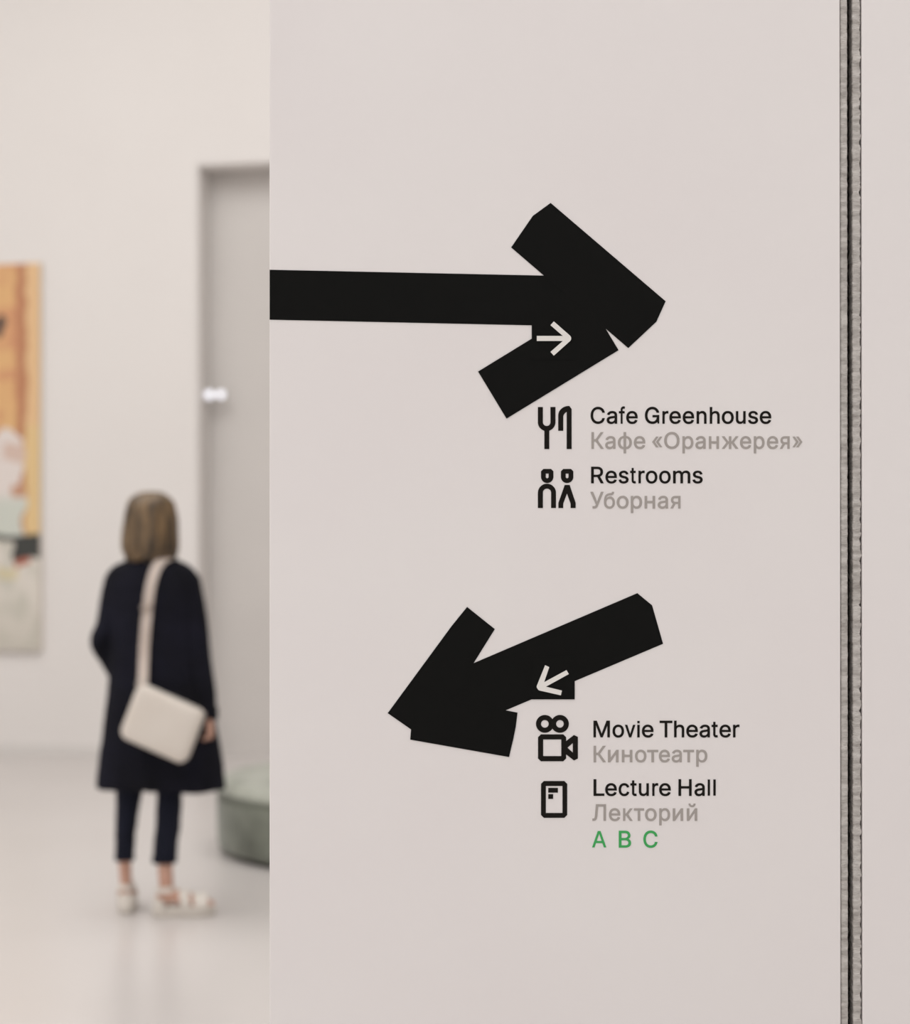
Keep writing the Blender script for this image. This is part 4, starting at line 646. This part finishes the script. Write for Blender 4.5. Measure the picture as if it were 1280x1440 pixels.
def sandal(F, sgn, label):
    # outline of the chunky sole, heel to toe
    half = [(-0.062, 0.0), (-0.058, 0.016), (-0.045, 0.027), (-0.01, 0.031), (0.04, 0.031), (0.09, 0.037), (0.14, 0.042), (0.18, 0.037), (0.203, 0.022), (0.212, 0.0)]
    out = [(f, l) for f, l in half] + [(f, -l * 0.94) for f, l in half[-2:0:-1]]
    P2 = smooth_path([(f, l, 0) for f, l in out + [out[0]]], 4)[:-1]
    def ring(z, s, dz=0): return [F(0.075 + (v.x - 0.075) * s, v.y * s * sgn, z + dz * max(0, v.x - 0.14)) for v in P2]
    base = mesh('sandal', *loft([ring(0.0, 0.95), ring(0.006, 1.0), ring(0.028, 1.0), ring(0.036, 0.985), ring(0.038, 0.95)]), solem, person, smooth=True)
    tag(base, label)
    def strap(pts, wd, nm='strap', th=0.003, around=False):
        V = smooth_path([tuple(v) for v in pts], 6); rings = []
        ax = (F(1, 0, 0) - F(0, 0, 0)) / 0.92 ** 2; o0 = F(0, 0, 0)
        for i, v in enumerate(V):
            t = (V[min(i + 1, len(V) - 1)] - V[max(i - 1, 0)]).normalized()
            c0 = F(-0.008, 0, v.z - o0.z) if around else F((v - o0).dot(ax), 0, 0.045)
            nrm = (v - c0); nrm = (nrm - t * nrm.dot(t)).normalized(); s = t.cross(nrm).normalized()
            rings.append([v + s * wd + nrm * th, v - s * wd + nrm * th, v - s * wd - nrm * th, v + s * wd - nrm * th])
        mesh(nm, *loft(rings), whm, base)
    strap([F(0.155, 0.041 * sgn, 0.034), F(0.150, 0.038 * sgn, 0.064), F(0.148, 0.016 * sgn, 0.085), F(0.148, -0.014 * sgn, 0.085), F(0.150, -0.036 * sgn, 0.062), F(0.155, -0.040 * sgn, 0.034)], 0.027, 'toe_strap')
    strap([F(0.085, 0.034 * sgn, 0.034), F(0.080, 0.033 * sgn, 0.070), F(0.076, 0.016 * sgn, 0.098), F(0.076, -0.016 * sgn, 0.098), F(0.080, -0.033 * sgn, 0.070), F(0.085, -0.034 * sgn, 0.034)], 0.019, 'instep_strap')
    strap([F(0.034, 0.012 * sgn, 0.112), F(0.018, 0.026 * sgn, 0.108), F(-0.014, 0.030 * sgn, 0.106), F(-0.036, 0.018 * sgn, 0.105), F(-0.043, 0, 0.105), F(-0.036, -0.018 * sgn, 0.105), F(-0.014, -0.030 * sgn, 0.106), F(0.018, -0.026 * sgn, 0.108), F(0.034, -0.012 * sgn, 0.112)], 0.011, 'ankle_strap', around=True)
    strap([F(-0.015, 0.031 * sgn, 0.036), F(-0.040, 0.026 * sgn, 0.055), F(-0.052, 0, 0.060), F(-0.040, -0.026 * sgn, 0.055), F(-0.015, -0.031 * sgn, 0.036)], 0.022, 'heel_strap', around=True)
sandal(LF, -1, 'white strappy sandal pointing away'); sandal(RF, 1, 'white strappy sandal pointing right')

# ------------------------------------------------------------------ shoulder bag
def bag():
    def q(px, py, y=0.0):                               # a point seen at this spot of the back, y in front of or behind the body's axis
        D = PB.y + min(y, 0.0); return Vector(((px - 640) / F * D - PB.x, y, EYE + (HOR - py) / F * D))
    C = q(229, 1017.5, -0.235)
    root = tag(empty('shoulder_bag', PB + C), 'cream leather shoulder bag hanging against the back of the dark coat', 'bag')
    ang = math.radians(-24); ux = Vector((math.cos(ang), 0, math.sin(ang))); uz = Vector((-math.sin(ang), 0, math.cos(ang))); uy = Vector((0, 1, 0))
    hw, hh = 0.139, 0.109
    def outl(s, r=0.034, n=7, dy=0.0, skew=0.006):
        pts = []
        for cx, cz, a0 in ((1, 1, 0), (-1, 1, 90), (-1, -1, 180), (1, -1, 270)):
            for k in range(n + 1):
                a = math.radians(a0 + 90 * k / n)
                x = cx * (hw - r) + r * math.cos(a); z = cz * (hh - r) + r * math.sin(a)
                x += 0.012 * (z / hh) * 0 - skew * (z / hh)
                pts.append(ux * x * s + uz * z * s + uy * dy)
        return pts
    prof = [(0.90, -0.040), (0.965, -0.037), (0.995, -0.030), (1.0, -0.020), (1.0, 0.020), (0.995, 0.030), (0.965, 0.037), (0.90, 0.040)]
    b = mesh('bag_body', *loft([outl(0.35, dy=-0.043), outl(0.7, dy=-0.042)] + [outl(s, dy=d) for s, d in prof]), bagm, root, smooth=True)
    for dd in (-0.030, 0.030):
        o_ = outl(1.0, dy=dd); n = len(o_); rings = []
        for i, v in enumerate(o_):
            nr = Vector((v.x, 0, v.z)).normalized()
            rings.append([v + nr * (0.003 * math.cos(a)) + uy * (0.003 * math.sin(a)) for a in [k * math.pi / 3 for k in range(6)]])
        vs, fs = loft(rings + [rings[0]], cap=False); mesh('piping', vs, fs, bagm, b, smooth=True)
    zb = [tuple(ux * x + uz * (hh + 0.0015) ) for x in [(-0.10 + 0.02 * i) for i in range(11)]]
    mesh('zip', *limb(zb, [0.004] * len(zb), n=8, k=1), metal, root, smooth=True)
    # strap ribbon, in root space
    def g(px, py, y): return q(px, py, y) - C
    pts = [(199, 966, -.200), (201, 955, -.170), (202, 930, -.150), (203.5, 900, -.140), (207, 860, -.133), (211.5, 825, -.124), (219, 800, -.104), (228, 788, -.080), (237, 783, -.045), (242, 783, .0),
           (246, 789, .055), (250, 802, .10), (256, 830, .120), (263, 880, .118), (270, 930, .104), (279, 962, .082), (288, 984, .045), (293, 997, .0), (291, 1002, -.05), (287, 1005, -.10), (281, 1009, -.190)]
    V = smooth_path([tuple(g(*p)) for p in pts], 5); rings = []
    ax = q(214, 900, 0) - C
    for i, v in enumerate(V):
        t = (V[min(i + 1, len(V) - 1)] - V[max(i - 1, 0)]).normalized()
        nrm = v - Vector((ax.x, ax.y, min(v.z, g(0, 830, 0).z))); nrm = (nrm - t * nrm.dot(t)).normalized(); s = t.cross(nrm).normalized()
        wd = 0.0205 if i < len(V) - 12 else 0.008
        rings.append([v + s * wd + nrm * .0018, v - s * wd + nrm * .0018, v - s * wd - nrm * .0018, v + s * wd - nrm * .0018])
    mesh('strap', *loft(rings), strapm, root)
    c = g(206.5, 855, -.139); mesh('strap_slider', *[(lambda vf: ([Vector(v) + c for v in vf[0]], vf[1]))(boxes([(-0.024, -0.003, -0.010, 0.024, 0.003, -0.006), (-0.024, -0.003, 0.006, 0.024, 0.003, 0.010), (-0.024, -0.003, -0.010, -0.020, 0.003, 0.010), (0.020, -0.003, -0.010, 0.024, 0.003, 0.010)]))][0], strapm, root)
    for px, py in ((199, 962),):
        c = g(px, py, -.200); n = 20; rings = []
        for i in range(n):
            a = 2 * math.pi * i / n; d = Vector((math.cos(a), 0, math.sin(a)))
            rings.append([c + d * (0.018 + 0.003 * math.cos(k * math.pi / 3)) + uy * 0.003 * math.sin(k * math.pi / 3) for k in range(6)])
        vs, fs = loft(rings + [rings[0]], cap=False); mesh('strap_ring', vs, fs, metal, root, smooth=True)
bag()
